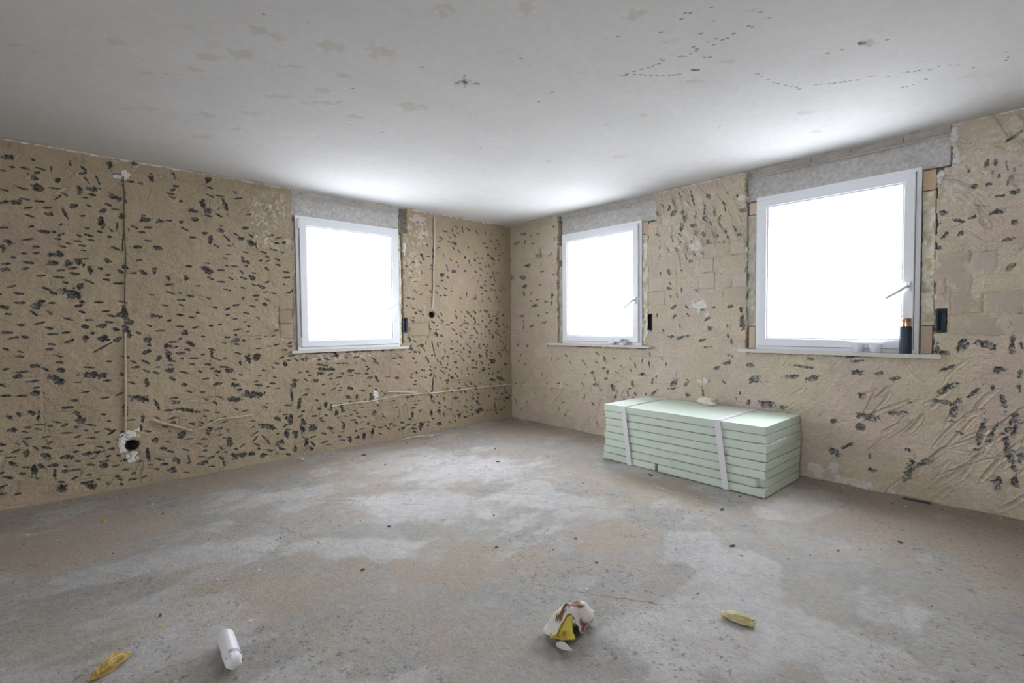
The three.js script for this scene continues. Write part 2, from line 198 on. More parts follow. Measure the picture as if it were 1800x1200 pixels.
  for (const [cu, cv, a, b, amt] of smears) {             // thin broken skims and pale scrapings
    const s = R() * 90;
    each(cu, cv, Math.max(a, b), (u, v, k) => {
      const e = Math.hypot((u - cu) / a, (v - cv) / b); if (e > 1) return;
      const q = vn(u * 34 + v * 20 + s, v * 34 - u * 12) * 0.6 + vn(u * 90 + s, v * 70) * 0.4;
      wm[k] = Math.max(wm[k], amt * sm(1, 0.55, e) * sm(0.52, 0.66, q));
    });
  }
  for (const m of marks) mark(m[0], m[1], m[2] * 1.1, m[3] * 0.85, m[4], 0.010 + 0.16 * Math.min(m[3], 0.09), 1);
  // scattered chisel dashes
  const placed = marks.map((m) => [m[0], m[1], 0.5 * m[2]]);
  for (const [n, ua, ub, va, vb, gap, lm, an, sd, keep] of dashes) {
    for (let t = 0, c = 0; t < n * 12 && c < n; t++) {
      const u = mix(ua, ub, R()), v = mix(va, vb, R());
      if (R() > 0.25 + 0.9 * sm(0.25, 0.6, vn(u * 3 + D, v * 3 + 21))) continue;
      if (keep && !keep(u, v)) continue;
      if (placed.some((p) => Math.abs(p[0] - u) < gap + p[2] && Math.abs(p[1] - v) < gap * 0.55 + p[2] * 0.4)) continue;
      if (openings.some((q) => u > q[0] - 0.03 && u < q[1] + 0.03 && v > q[2] - 0.03 && v < q[3] + 0.03)) continue;
      const g = (R() + R() + R() - 1.5) * 1.3, L = lm * (0.6 + 0.9 * R()), fat = R();
      mark(u, v, L, fat < 0.16 ? L * 0.55 : 0.0105 + 0.009 * R(), an + sd * g, 0.010 + 0.006 * R(), 1, fat < 0.16 ? o.rough : 0.35);
      placed.push([u, v, L * 0.5]); c++;
    }
  }
  for (const [cu, cv, r, d] of pits) each(cu, cv, r * 1.5, (u, v, k) => {
    const e = Math.hypot(u - cu, v - cv) / r + 0.25 * (vn(u * 60, v * 60) - 0.5); if (e < 1) { h[k] = -d * sm(1, 0.85, e); gm[k] = Math.max(gm[k], sm(1, 0.9, e)); }
  });
  // raked mortar joints round the bare bricks
  for (const [a, b, c, d] of o.bricks) each((a + b) / 2, (c + d) / 2, (b - a + d - c) * 0.6, (u, v, k) => {
    const n = 0.007 * (vn(u * 40 + D, v * 40) - 0.5), e = Math.min(u - a, b - u, v - c, d - v) + n;
    if (e > -0.012 && e < 0.012) { h[k] -= 0.0055 * sm(0.010, 0.003, Math.abs(e)) * sm(0.2, 0.5, vn(u * 9 + 4, v * 9 + D)); gm[k] *= 0.3; }
  });
  // recesses round the windows, with a broken edge
  for (const q of openings) {
    const e = q[5] ?? 0.016, dep = q[4] ?? 0.072;
    for (let j = 0; j < N; j++) { const v = v0 + (j + 0.5) * sx; if (v < q[2] - 0.04 || v > q[3] + 0.04) continue;
      for (let i = 0; i < W; i++) { const u = u0 + (i + 0.5) * sx; if (u < q[0] - 0.04 || u > q[1] + 0.04) continue;
        const n = e * (vn(u * 24 + D, v * 24 + 5) - 0.5) * 2 + e * 0.8 * (vn(u * 75, v * 75 + D) - 0.5);
        const d = Math.min(u - q[0], q[1] - u, v - q[2], q[3] - v) + n;
        if (d > 0) { const k = j * W + i; h[k] = -dep + 0.01 * (vn(u * 60, v * 60) - 0.5); mm[k] = 1; wm[k] = 0; gm[k] = 0; }
        else if (d > -0.012 && q[6]) { const k = j * W + i; wm[k] = Math.max(wm[k], q[6] * sm(0.4, 0.6, vn(u * 40 + 9, v * 40))); }
      } }
  }
  // sheet
  const st = 0.007, nx = Math.round(len / st), ny = Math.round(vh / st), pos = new Float32Array((nx + 1) * (ny + 1) * 3), uv = new Float32Array((nx + 1) * (ny + 1) * 2), gh = new Float32Array((nx + 1) * (ny + 1));
  const at = (u, v) => { let x = (u - u0) / sx - 0.5, y = (v - v0) / sx - 0.5; x = Math.max(0, Math.min(W - 1.001, x)); y = Math.max(0, Math.min(N - 1.001, y)); const i = x | 0, j = y | 0, a = x - i, b = y - j, k = j * W + i; return (h[k] * (1 - a) + h[k + 1] * a) * (1 - b) + (h[k + W] * (1 - a) + h[k + W + 1] * a) * b; };
  for (let j = 0; j <= ny; j++) for (let i = 0; i <= nx; i++) {
    const u = u0 + len * i / nx, v = v0 + vh * j / ny, k = j * (nx + 1) + i; gh[k] = at(u, v);
    pos.set(toWorld(u, v, gh[k]), 3 * k); uv[2 * k] = i / nx; uv[2 * k + 1] = j / ny;
  }
  const idx = [];
  for (let j = 0; j < ny; j++) for (let i = 0; i < nx; i++) {
    const u = u0 + len * (i + 0.5) / nx, v = v0 + vh * (j + 0.5) / ny;
    if (frames.some((f) => u > f[0] + 0.045 && u < f[1] - 0.045 && v > f[2] + 0.045 && v < f[3] - 0.045)) continue;
    const a = j * (nx + 1) + i, b = a + 1, c = a + nx + 1, d = c + 1;
    if (o.flip) idx.push(a, d, b, a, c, d); else idx.push(a, b, d, a, d, c);
  }
  const sheet = new THREE.BufferGeometry();
  sheet.setAttribute('position', new THREE.BufferAttribute(pos, 3)); sheet.setAttribute('uv', new THREE.BufferAttribute(uv, 2)); sheet.setIndex(new THREE.BufferAttribute(new Uint32Array(idx), 1)); sheet.computeVertexNormals();
  // colour and the fine relief that the sheet's mesh leaves out
  const cm = new Uint8Array(W * N * 4), bm = new Uint8Array(W * N * 4), BS = 0.012;
  for (let j = 0; j < N; j++) for (let i = 0; i < W; i++) {
    const k = j * W + i, u = u0 + (i + 0.5) * sx, v = v0 + (j + 0.5) * sx;
    const big = fbm(u * 1.7 + D, v * 1.7 + 3, 3), md = vn(u * 13 + 5, v * 13 + D), gr = vn(u * 120, v * 120) * 0.5 + vn(u * 260, v * 260) * 0.5, ps = LAT[(i * 7 + j * 131) & 65535];
    let t = 0.80 + 0.22 * big + 0.10 * md + 0.26 * (gr - 0.5) + 0.12 * (ps - 0.5);
    const pk = sm(0.45, 0.75, vn(u * 2.6 + 30 + D, v * 2.9 + 12));
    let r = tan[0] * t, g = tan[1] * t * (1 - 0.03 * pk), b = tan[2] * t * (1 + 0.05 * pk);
    if (mm[k]) { const s = (0.26 + 0.2 * vn(u * 50, v * 50)) * (0.7 + 0.6 * gr); r = s * 1.08; g = s; b = s * 0.9; }
    const G = gm[k];
    if (G > 0) {                                          // cinder block aggregate laid bare
      const sp = vn(u * 210 + 3, v * 210), s2 = vn(u * 95 + 8, v * 95);
      const lum = o.grey + o.mid * sm(0.3, 0.9, s2) + 0.36 * sm(0.66, 0.9, sp) * o.speck + 0.03 * ps, q = G * (1 - o.broken * sm(0.55, 0.72, vn(u * 75 + 20, v * 75)));
      r = mix(r, lum * 1.0, q); g = mix(g, lum * 1.0, q); b = mix(b, lum * 0.97, q);
    }
    if (lm[k] > 0) { const q = 0.38 * lm[k], s = 0.42 + 0.1 * gr; r = mix(r, s, q); g = mix(g, s * 0.97, q); b = mix(b, s * 0.89, q); }
    const w = wm[k]; if (w > 0) { const s = 0.66 + 0.12 * gr; r = mix(r, s, w); g = mix(g, s * 0.975, w); b = mix(b, s * 0.93, w); }
    cm[4 * k] = e8(r); cm[4 * k + 1] = e8(g); cm[4 * k + 2] = e8(b); cm[4 * k + 3] = 255;
    let x = (u - u0) / len * nx, y = (v - v0) / vh * ny; const ci = Math.min(nx - 1, x | 0), cj = Math.min(ny - 1, y | 0); x -= ci; y -= cj; const q = cj * (nx + 1) + ci;
    const c = (gh[q] * (1 - x) + gh[q + 1] * x) * (1 - y) + (gh[q + nx + 1] * (1 - x) + gh[q + nx + 2] * x) * y;
    const f = Math.max(-0.004, Math.min(0.004, h[k] - c)) + 0.0042 * (gr - 0.5) + 0.0012 * (ps - 0.5);
    bm[4 * k] = bm[4 * k + 1] = bm[4 * k + 2] = Math.max(0, Math.min(255, 128 + 255 * f / BS)); bm[4 * k + 3] = 255;
  }
  // core with real openings
  const cores = o.plain ?? [], core = (a, b, c, d) => { if (b - a < 0.002 || d - c < 0.002) return; const p = toWorld(a, c, -0.2), q = toWorld(b, d, -0.095); cores.push(box(Math.abs(q[0] - p[0]), Math.abs(q[1] - p[1]), Math.abs(q[2] - p[2]), (p[0] + q[0]) / 2, (p[1] + q[1]) / 2, (p[2] + q[2]) / 2)); };
  let e = o.coreFrom; const fs = [...frames].sort((a, b) => a[0] - b[0]);
  for (const f of fs) { core(e, f[0], -0.25, ROOM_H + 0.25); core(f[0], f[1], -0.25, f[2]); core(f[0], f[1], f[3], ROOM_H + 0.25); e = f[1]; }
  core(e, o.coreTo, -0.25, ROOM_H + 0.25);
  const m = std({ map: tex(cm, W, N, true), bumpMap: tex(bm, W, N, false), bumpScale: BS, roughness: 0.95 });
  return structure(name, mergeGeometries([sheet, ...cores]), m, label, 'wall');
}

// window frames on the walls: from, to, bottom, top
const FR_A = [-2.59, -1.566, 0.965, 2.175], FR_B = [0.862, 1.886, 0.965, 2.175], FR_C = [2.944, 3.966, 0.965, 2.175];
const SL = { A: [-1.522, -1.474, 1.105, 1.26], B: [1.949, 1.997, 1.115, 1.268], C: [4.050, 4.096, 1.105, 1.25] };   // shutter belt slots
// bare bricks in the walls: from, to, bottom, top
const BRICKS_RIGHT = [[2.509, 2.731, 1.742, 1.857], [2.74, 2.858, 1.742, 1.852], [2.598, 2.861, 1.605, 1.735], [2.47, 2.590, 1.618, 1.735], [2.61, 2.748, 1.473, 1.598], [2.755, 2.867, 1.473, 1.598], [2.679, 2.866, 1.335, 1.466], [1.963, 2.112, 1.479, 1.609], [1.961, 2.130, 1.350, 1.471], [2.46, 2.602, 1.481, 1.611], [4.043, 4.198, 1.477, 1.599], [4.049, 4.090, 1.352, 1.470], [4.096, 4.208, 1.352, 1.470], [4.206, 4.317, 1.477, 1.590], [4.12, 4.26, 1.222, 1.345], [4.268, 4.43, 1.222, 1.345], [4.112, 4.367, 1.092, 1.216], [4.375, 4.52, 1.092, 1.216]];
const BRICKS_LEFT = [[-2.742, -2.632, 1.333, 1.45], [-2.745, -2.634, 1.208, 1.328], [-2.742, -2.63, 1.079, 1.203], [-1.452, -1.213, 1.069, 1.203], [-2.943, -2.768, 2.244, 2.36]];
const strokesIn = (seed, n, ua, ub, va, vb, lm, an, sd, d, pale) => { const r = rng(seed), a = []; for (let i = 0; i < n; i++) a.push([mix(ua, ub, r()), mix(va, vb, r()), lm * (0.5 + r()), 0.014 + 0.02 * r(), an + sd * (r() + r() - 1), d * (0.5 + r()), r() < 0.5 ? pale : 0]); return a; };

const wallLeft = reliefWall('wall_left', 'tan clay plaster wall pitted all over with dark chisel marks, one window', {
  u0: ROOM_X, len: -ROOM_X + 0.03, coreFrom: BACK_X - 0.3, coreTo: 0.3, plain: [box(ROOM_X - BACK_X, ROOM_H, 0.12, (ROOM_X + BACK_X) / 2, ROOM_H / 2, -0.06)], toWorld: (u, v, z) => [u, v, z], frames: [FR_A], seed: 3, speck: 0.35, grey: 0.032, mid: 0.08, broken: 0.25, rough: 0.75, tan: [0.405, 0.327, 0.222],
  openings: [[-2.612, -1.545, 0.94, 2.18], [-2.615, -1.47, 2.15, 2.45, 0.072, 0.008], [...SL.A, 0.075, 0.002], [-1.553, -1.52, 1.0, 2.16, 0.05, 0.006]],
  marks: MARKS_LEFT, bricks: BRICKS_LEFT,
  dashes: [[780, -5.5, -1.35, 0.06, 2.3, 0.029, 0.05, -0.12, 0.42, (u, v) => !(u > -2.95 && v > 2.0)], [260, -1.5, -0.03, 0.08, 1.35, 0.024, 0.046, -0.55, 0.7], [110, -1.35, -0.1, 1.45, 2.3, 0.028, 0.05, -0.5, 0.7], [90, -4.5, -1.3, 0.04, 0.5, 0.03, 0.05, -0.3, 1.0]],
  strokes: [...strokesIn(5, 60, -5.5, -2.7, 2.1, 2.38, 0.09, 0.9, 1.2, 0.004, 0.25), ...strokesIn(6, 90, -5.5, -0.1, 0.02, 0.45, 0.12, 1.2, 1.0, 0.005, 0), ...strokesIn(7, 40, -3.0, -2.65, 1.7, 2.35, 0.08, 0.5, 1.2, 0.003, 0.5), ...strokesIn(8, 60, -5.5, -0.1, 0.4, 2.2, 0.12, 0.1, 0.7, 0.0025, 0)],
  whites: [[-3.80, 0.40, 0.055, 0.035, 1], [-3.805, 0.235, 0.05, 0.035, 1], [-3.845, 0.32, 0.022, 0.07, 1], [-3.775, 2.285, 0.026, 0.035, 1], [-3.815, 2.275, 0.02, 0.022, 1], [-1.852, 0.49, 0.03, 0.045, 0.9], [-1.845, 0.42, 0.02, 0.02, 0.9], [-1.5, 1.99, 0.025, 0.06, 0.9], [-1.33, 2.3, 0.1, 0.05, 0.4, 0.002], [-1.27, 2.17, 0.05, 0.05, 0.45, 0.002]],
  smears: [[-2.8, 2.2, 0.2, 0.22, 0.4], [-2.75, 1.95, 0.16, 0.12, 0.4], [-1.35, 2.15, 0.22, 0.2, 0.35], [-1.4, 1.8, 0.16, 0.2, 0.3], [-2.7, 1.2, 0.1, 0.25, 0.25], [-2.2, 0.9, 0.5, 0.07, 0.4]],
  pits: [[-3.79, 0.315, 0.042, 0.055], [-1.172, 1.297, 0.036, 0.05], [-2.94, 0.92, 0.03, 0.03]],
});
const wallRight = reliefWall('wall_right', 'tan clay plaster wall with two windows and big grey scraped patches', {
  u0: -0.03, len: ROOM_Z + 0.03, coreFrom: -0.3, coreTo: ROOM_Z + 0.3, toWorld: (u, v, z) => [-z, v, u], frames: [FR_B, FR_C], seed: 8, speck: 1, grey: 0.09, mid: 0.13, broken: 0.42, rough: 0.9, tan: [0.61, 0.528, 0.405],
  openings: [[0.79, 1.945, 0.94, 2.18], [0.80, 2.03, 2.15, 2.45, 0.072, 0.010], [2.872, 4.036, 0.94, 2.18, 0.072, 0.012, 0.6], [2.865, 4.098, 2.15, 2.45, 0.072, 0.012], [...SL.B, 0.075, 0.002], [...SL.C, 0.075, 0.002]],
  marks: MARKS_RIGHT, bricks: BRICKS_RIGHT,
  dashes: [[40, 0.05, 0.8, 0.1, 2.3, 0.07, 0.05, 0.4, 1.2], [45, 0.8, 2.0, 0.06, 0.9, 0.05, 0.05, -0.9, 0.8], [40, 2.05, 2.85, 1.75, 2.35, 0.045, 0.05, -1.2, 0.4], [40, 2.0, 2.85, 0.3, 1.7, 0.06, 0.04, -1.0, 0.8], [50, 4.1, 6.0, 0.3, 2.3, 0.09, 0.08, 0.4, 1.0]],
  strokes: [...strokesIn(15, 75, 2.03, 2.87, 1.75, 2.38, 0.13, -1.15, 0.35, 0.006, 0.4), ...strokesIn(16, 90, 4.05, 6.0, 1.65, 2.38, 0.16, -0.9, 0.7, 0.006, 0.3), ...strokesIn(17, 90, 3.7, 6.0, 0.02, 0.75, 0.2, 0.9, 0.5, 0.006, 0.25), ...strokesIn(18, 60, 0.2, 1.8, 0.02, 0.5, 0.14, 1.1, 0.6, 0.005, 0), ...strokesIn(19, 60, 0.1, 6.0, 0.3, 1.6, 0.16, 0.3, 1.4, 0.003, 0)],
  whites: [[2.462, 1.332, 0.06, 0.06, 1, 0.006], [2.54, 1.25, 0.02, 0.02, 0.9], [2.444, 1.86, 0.06, 0.05, 0.7, 0.004], [3.396, 0.08, 0.05, 0.05, 0.75, 0.002], [3.497, 0.10, 0.03, 0.06, 0.75, 0.002], [3.552, 0.03, 0.05, 0.03, 0.8, 0.002], [3.644, 0.03, 0.08, 0.03, 0.85, 0.002], [3.84, 0.02, 0.02, 0.02, 0.7], [4.108, 2.33, 0.026, 0.05, 1], [4.118, 2.2, 0.04, 0.06, 1], [4.055, 2.08, 0.022, 0.045, 0.9], [2.48, 0.665, 0.03, 0.02, 0.9], [2.53, 0.67, 0.025, 0.025, 0.9], [0.83, 0.49, 0.02, 0.035, 0.9], [2.83, 2.2, 0.04, 0.02, 0.8], [0.78, 2.1, 0.03, 0.05, 0.8]],
  smears: [[2.3, 2.1, 0.35, 0.28, 0.35], [2.2, 1.95, 0.2, 0.2, 0.35], [4.2, 2.05, 0.2, 0.25, 0.5], [4.4, 2.2, 0.3, 0.2, 0.4], [4.3, 0.2, 0.4, 0.25, 0.3], [0.55, 2.05, 0.2, 0.12, 0.35], [2.45, 1.6, 0.4, 0.3, 0.2], [3.5, 0.9, 0.6, 0.08, 0.4]],
  pits: [[3.655, 0.435, 0.03, 0.02]],
});

// bricks that show through where the plaster is off
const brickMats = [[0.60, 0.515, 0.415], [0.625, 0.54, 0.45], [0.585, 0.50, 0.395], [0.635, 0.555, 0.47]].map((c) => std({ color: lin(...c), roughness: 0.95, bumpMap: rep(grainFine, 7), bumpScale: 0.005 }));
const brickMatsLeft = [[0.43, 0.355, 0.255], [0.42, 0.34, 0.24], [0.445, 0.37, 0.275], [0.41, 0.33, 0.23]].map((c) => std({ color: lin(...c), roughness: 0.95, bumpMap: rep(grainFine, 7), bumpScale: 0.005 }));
function bricks(list, wall, place, mats = brickMats) {
  list.forEach(([a, b, c, d], i) => {
    const g = shape(segbox(b - a - 0.008, d - c - 0.008, 0.03, 0.022), (v) => { v.z += 0.004 * n3(v.x * 25 + i * 5, v.y * 25, 1) - 0.004 * Math.pow(Math.abs(2 * v.x / (b - a)), 6); const e = 0.009; v.x += e * n3(v.y * 30 + i, 3, v.x * 20); v.y += e * n3(v.x * 26 + i * 3, 9, v.y * 20); }, { crease: 0.9 });
    place(part('brick', g, mats[(i * 3) % 4], wall), (a + b) / 2, (c + d) / 2);
  });
}
bricks(BRICKS_RIGHT,
  wallRight, (m, u, v) => { m.position.set(0.0125, v, u); m.rotation.y = -Math.PI / 2; });
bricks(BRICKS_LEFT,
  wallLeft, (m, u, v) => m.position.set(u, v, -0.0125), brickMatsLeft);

// ---------------------------------------------------------------- floor, ceiling, the walls behind the viewer
function slab(nx, nz, y, up, warp) {
  const g = new THREE.PlaneGeometry(-BACK_X + 0.1, ROOM_Z + 0.1, nx, nz); g.rotateX(up ? -Math.PI / 2 : Math.PI / 2);
  const p = g.attributes.position, uv = g.attributes.uv, cx = BACK_X / 2, cz = ROOM_Z / 2;
  for (let i = 0; i < p.count; i++) { const x = p.getX(i) + cx, z = p.getZ(i) + cz; p.setXYZ(i, x, y + warp(x, z), z); uv.setXY(i, (x - ROOM_X + 0.05) / (0.1 - ROOM_X), (z + 0.05) / (ROOM_Z + 0.1)); }
  g.computeVertexNormals(); return g;
}
{
  const W = 2048, d = new Uint8Array(W * W * 4), LX = -ROOM_X + 0.1, LZ = ROOM_Z + 0.1;
  const cracks = [[[-3.22, 1.5], [-3.17, 1.66], [-3.16, 1.74], [-3.12, 1.9]], [[-2.5, 1.67], [-2.44, 1.75], [-2.38, 1.81]], [[-1.95, 1.9], [-1.75, 2.15], [-1.7, 2.5], [-1.55, 2.75]], [[-2.6, 2.9], [-2.45, 3.2], [-2.3, 3.45]], [[-2.9, 1.2], [-2.75, 1.35], [-2.6, 1.4]]];
  const near = new Map();                                  // crack lookup per 5 cm cell
  for (const c of cracks) for (let s = 0; s + 1 < c.length; s++) for (let t = 0; t <= 40; t++) { const x = mix(c[s][0], c[s + 1][0], t / 40), z = mix(c[s][1], c[s + 1][1], t / 40); for (let a = -1; a < 2; a++) for (let b = -1; b < 2; b++) { const k = (Math.floor(x / 0.05) + a) + ',' + (Math.floor(z / 0.05) + b); if (!near.has(k)) near.set(k, []); near.get(k).push(x, z); } }
  // pale smears that also paint in the brighter lit middle, and where brown rubble dust lies, as ellipses with ragged edges: x, z, half length, half width, turn
  const PALE_LIT = [[-1.75, 1.35, 0.75, 0.45, 0.7], [-2.45, 1.75, 0.55, 0.3, 0.8], [-3.0, 2.1, 0.5, 0.14, 0.9], [-1.75, 2.3, 0.5, 0.16, 0.9], [-2.9, 1.0, 0.4, 0.16, 0.2], [-3.6, 1.6, 0.4, 0.16, 0.4]];
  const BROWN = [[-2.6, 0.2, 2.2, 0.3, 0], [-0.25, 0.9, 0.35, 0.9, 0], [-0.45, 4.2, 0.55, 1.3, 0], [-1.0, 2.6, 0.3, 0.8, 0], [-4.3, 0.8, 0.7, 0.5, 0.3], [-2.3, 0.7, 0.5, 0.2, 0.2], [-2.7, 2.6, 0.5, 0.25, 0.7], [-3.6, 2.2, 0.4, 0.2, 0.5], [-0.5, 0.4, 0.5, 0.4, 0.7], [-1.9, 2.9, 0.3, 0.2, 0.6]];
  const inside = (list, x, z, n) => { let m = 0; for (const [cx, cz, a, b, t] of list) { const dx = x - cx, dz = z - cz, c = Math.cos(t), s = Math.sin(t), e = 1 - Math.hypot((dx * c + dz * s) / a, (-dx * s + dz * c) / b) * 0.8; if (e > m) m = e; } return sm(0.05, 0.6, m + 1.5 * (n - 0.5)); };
  for (let j = 0; j < W; j++) for (let i = 0; i < W; i++) {
    const x = ROOM_X - 0.05 + LX * (i + 0.5) / W, z = -0.05 + LZ * (j + 0.5) / W, k = 4 * (j * W + i);
    const big = fbm(x * 1.1 + 3, z * 1.1 + 8, 4), md = fbm(x * 4.2 + 20, z * 5.4, 4), fi = vn(x * 45, z * 38), gr = vn(x * 130, z * 130) * 0.5 + LAT[(i * 13 + j * 177) & 65535] * 0.5;
    let s = 0.33 * (0.80 + 0.30 * big + 0.26 * (md - 0.5) + 0.16 * (fi - 0.5) + 0.30 * (gr - 0.5));
    // brown dust lies in patches, thicker where rubble came off the walls
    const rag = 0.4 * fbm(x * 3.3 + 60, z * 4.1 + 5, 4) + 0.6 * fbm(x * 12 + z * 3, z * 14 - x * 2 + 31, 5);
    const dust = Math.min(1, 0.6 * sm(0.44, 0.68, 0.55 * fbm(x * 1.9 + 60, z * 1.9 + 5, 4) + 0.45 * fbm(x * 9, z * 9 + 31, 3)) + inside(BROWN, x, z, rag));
    const pale = Math.max(0.7 * sm(0.55, 0.66, fbm(x * 2.4 + 90, z * 3.4 + 14, 5)), 0.95 * inside(PALE_LIT, x, z, 1 - rag * 0.55 - 0.45 * fbm(x * 6 + 9, z * 8, 4)));
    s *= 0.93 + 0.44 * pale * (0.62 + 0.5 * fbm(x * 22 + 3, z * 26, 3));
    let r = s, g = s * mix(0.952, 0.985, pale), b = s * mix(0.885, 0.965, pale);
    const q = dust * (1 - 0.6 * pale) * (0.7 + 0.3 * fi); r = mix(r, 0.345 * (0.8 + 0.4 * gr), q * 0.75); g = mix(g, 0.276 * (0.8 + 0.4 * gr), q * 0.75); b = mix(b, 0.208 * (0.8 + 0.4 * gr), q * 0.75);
    const pt = sm(0.66, 0.84, vn(x * 31 + z * 40 + 7, z * 33 - x * 37) * 0.45 + vn(x * 78 + z * 96, z * 88 - x * 91 + 4) * 0.55) * sm(0.4, 0.62, fbm(x * 3 + 70, z * 3, 3)); const dk = 1 - 0.42 * pt; r *= dk; g *= dk; b *= dk;
    const cl = near.get(Math.floor(x / 0.05) + ',' + Math.floor(z / 0.05));
    if (cl) { let m = 1; const ox = 0.02 * (vn(x * 25, z * 25) - 0.5), oz = 0.02 * (vn(z * 25 + 9, x * 25) - 0.5); for (let t = 0; t < cl.length; t += 2) m = Math.min(m, Math.hypot(cl[t] - x + ox, cl[t + 1] - z + oz)); const c = 1 - 0.5 * sm(0.006, 0.001, m) * sm(0.25, 0.5, vn(x * 9, z * 9)); r *= c; g *= c; b *= c; }
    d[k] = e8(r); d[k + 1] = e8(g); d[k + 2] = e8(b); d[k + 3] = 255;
  }
  const bt = grainFloor.clone(); bt.repeat.set(LX / 0.9, LZ / 0.9); bt.needsUpdate = true;
  const g = slab(330, 250, 0, true, (x, z) => 0.004 * (fbm(x * 1.6, z * 1.6 + 40, 3) - 0.5) + 0.0022 * (vn(x * 9, z * 9) - 0.5) + 0.012 * sm(0.07, 0, Math.min(-x, z)) * vn(x * 8, z * 8 + 3));
  structure('floor', mergeGeometries([g, box(0.7 - BACK_X, 0.24, LZ + 0.6, BACK_X / 2, -0.14, ROOM_Z / 2)]), std({ map: tex(d, W, W, true, true), bumpMap: bt, bumpScale: 0.0045, roughness: 0.82 }), 'bare concrete screed floor with brown dust, pale smears, a lit centre brightened in the colour, and cracks', 'floor');
}
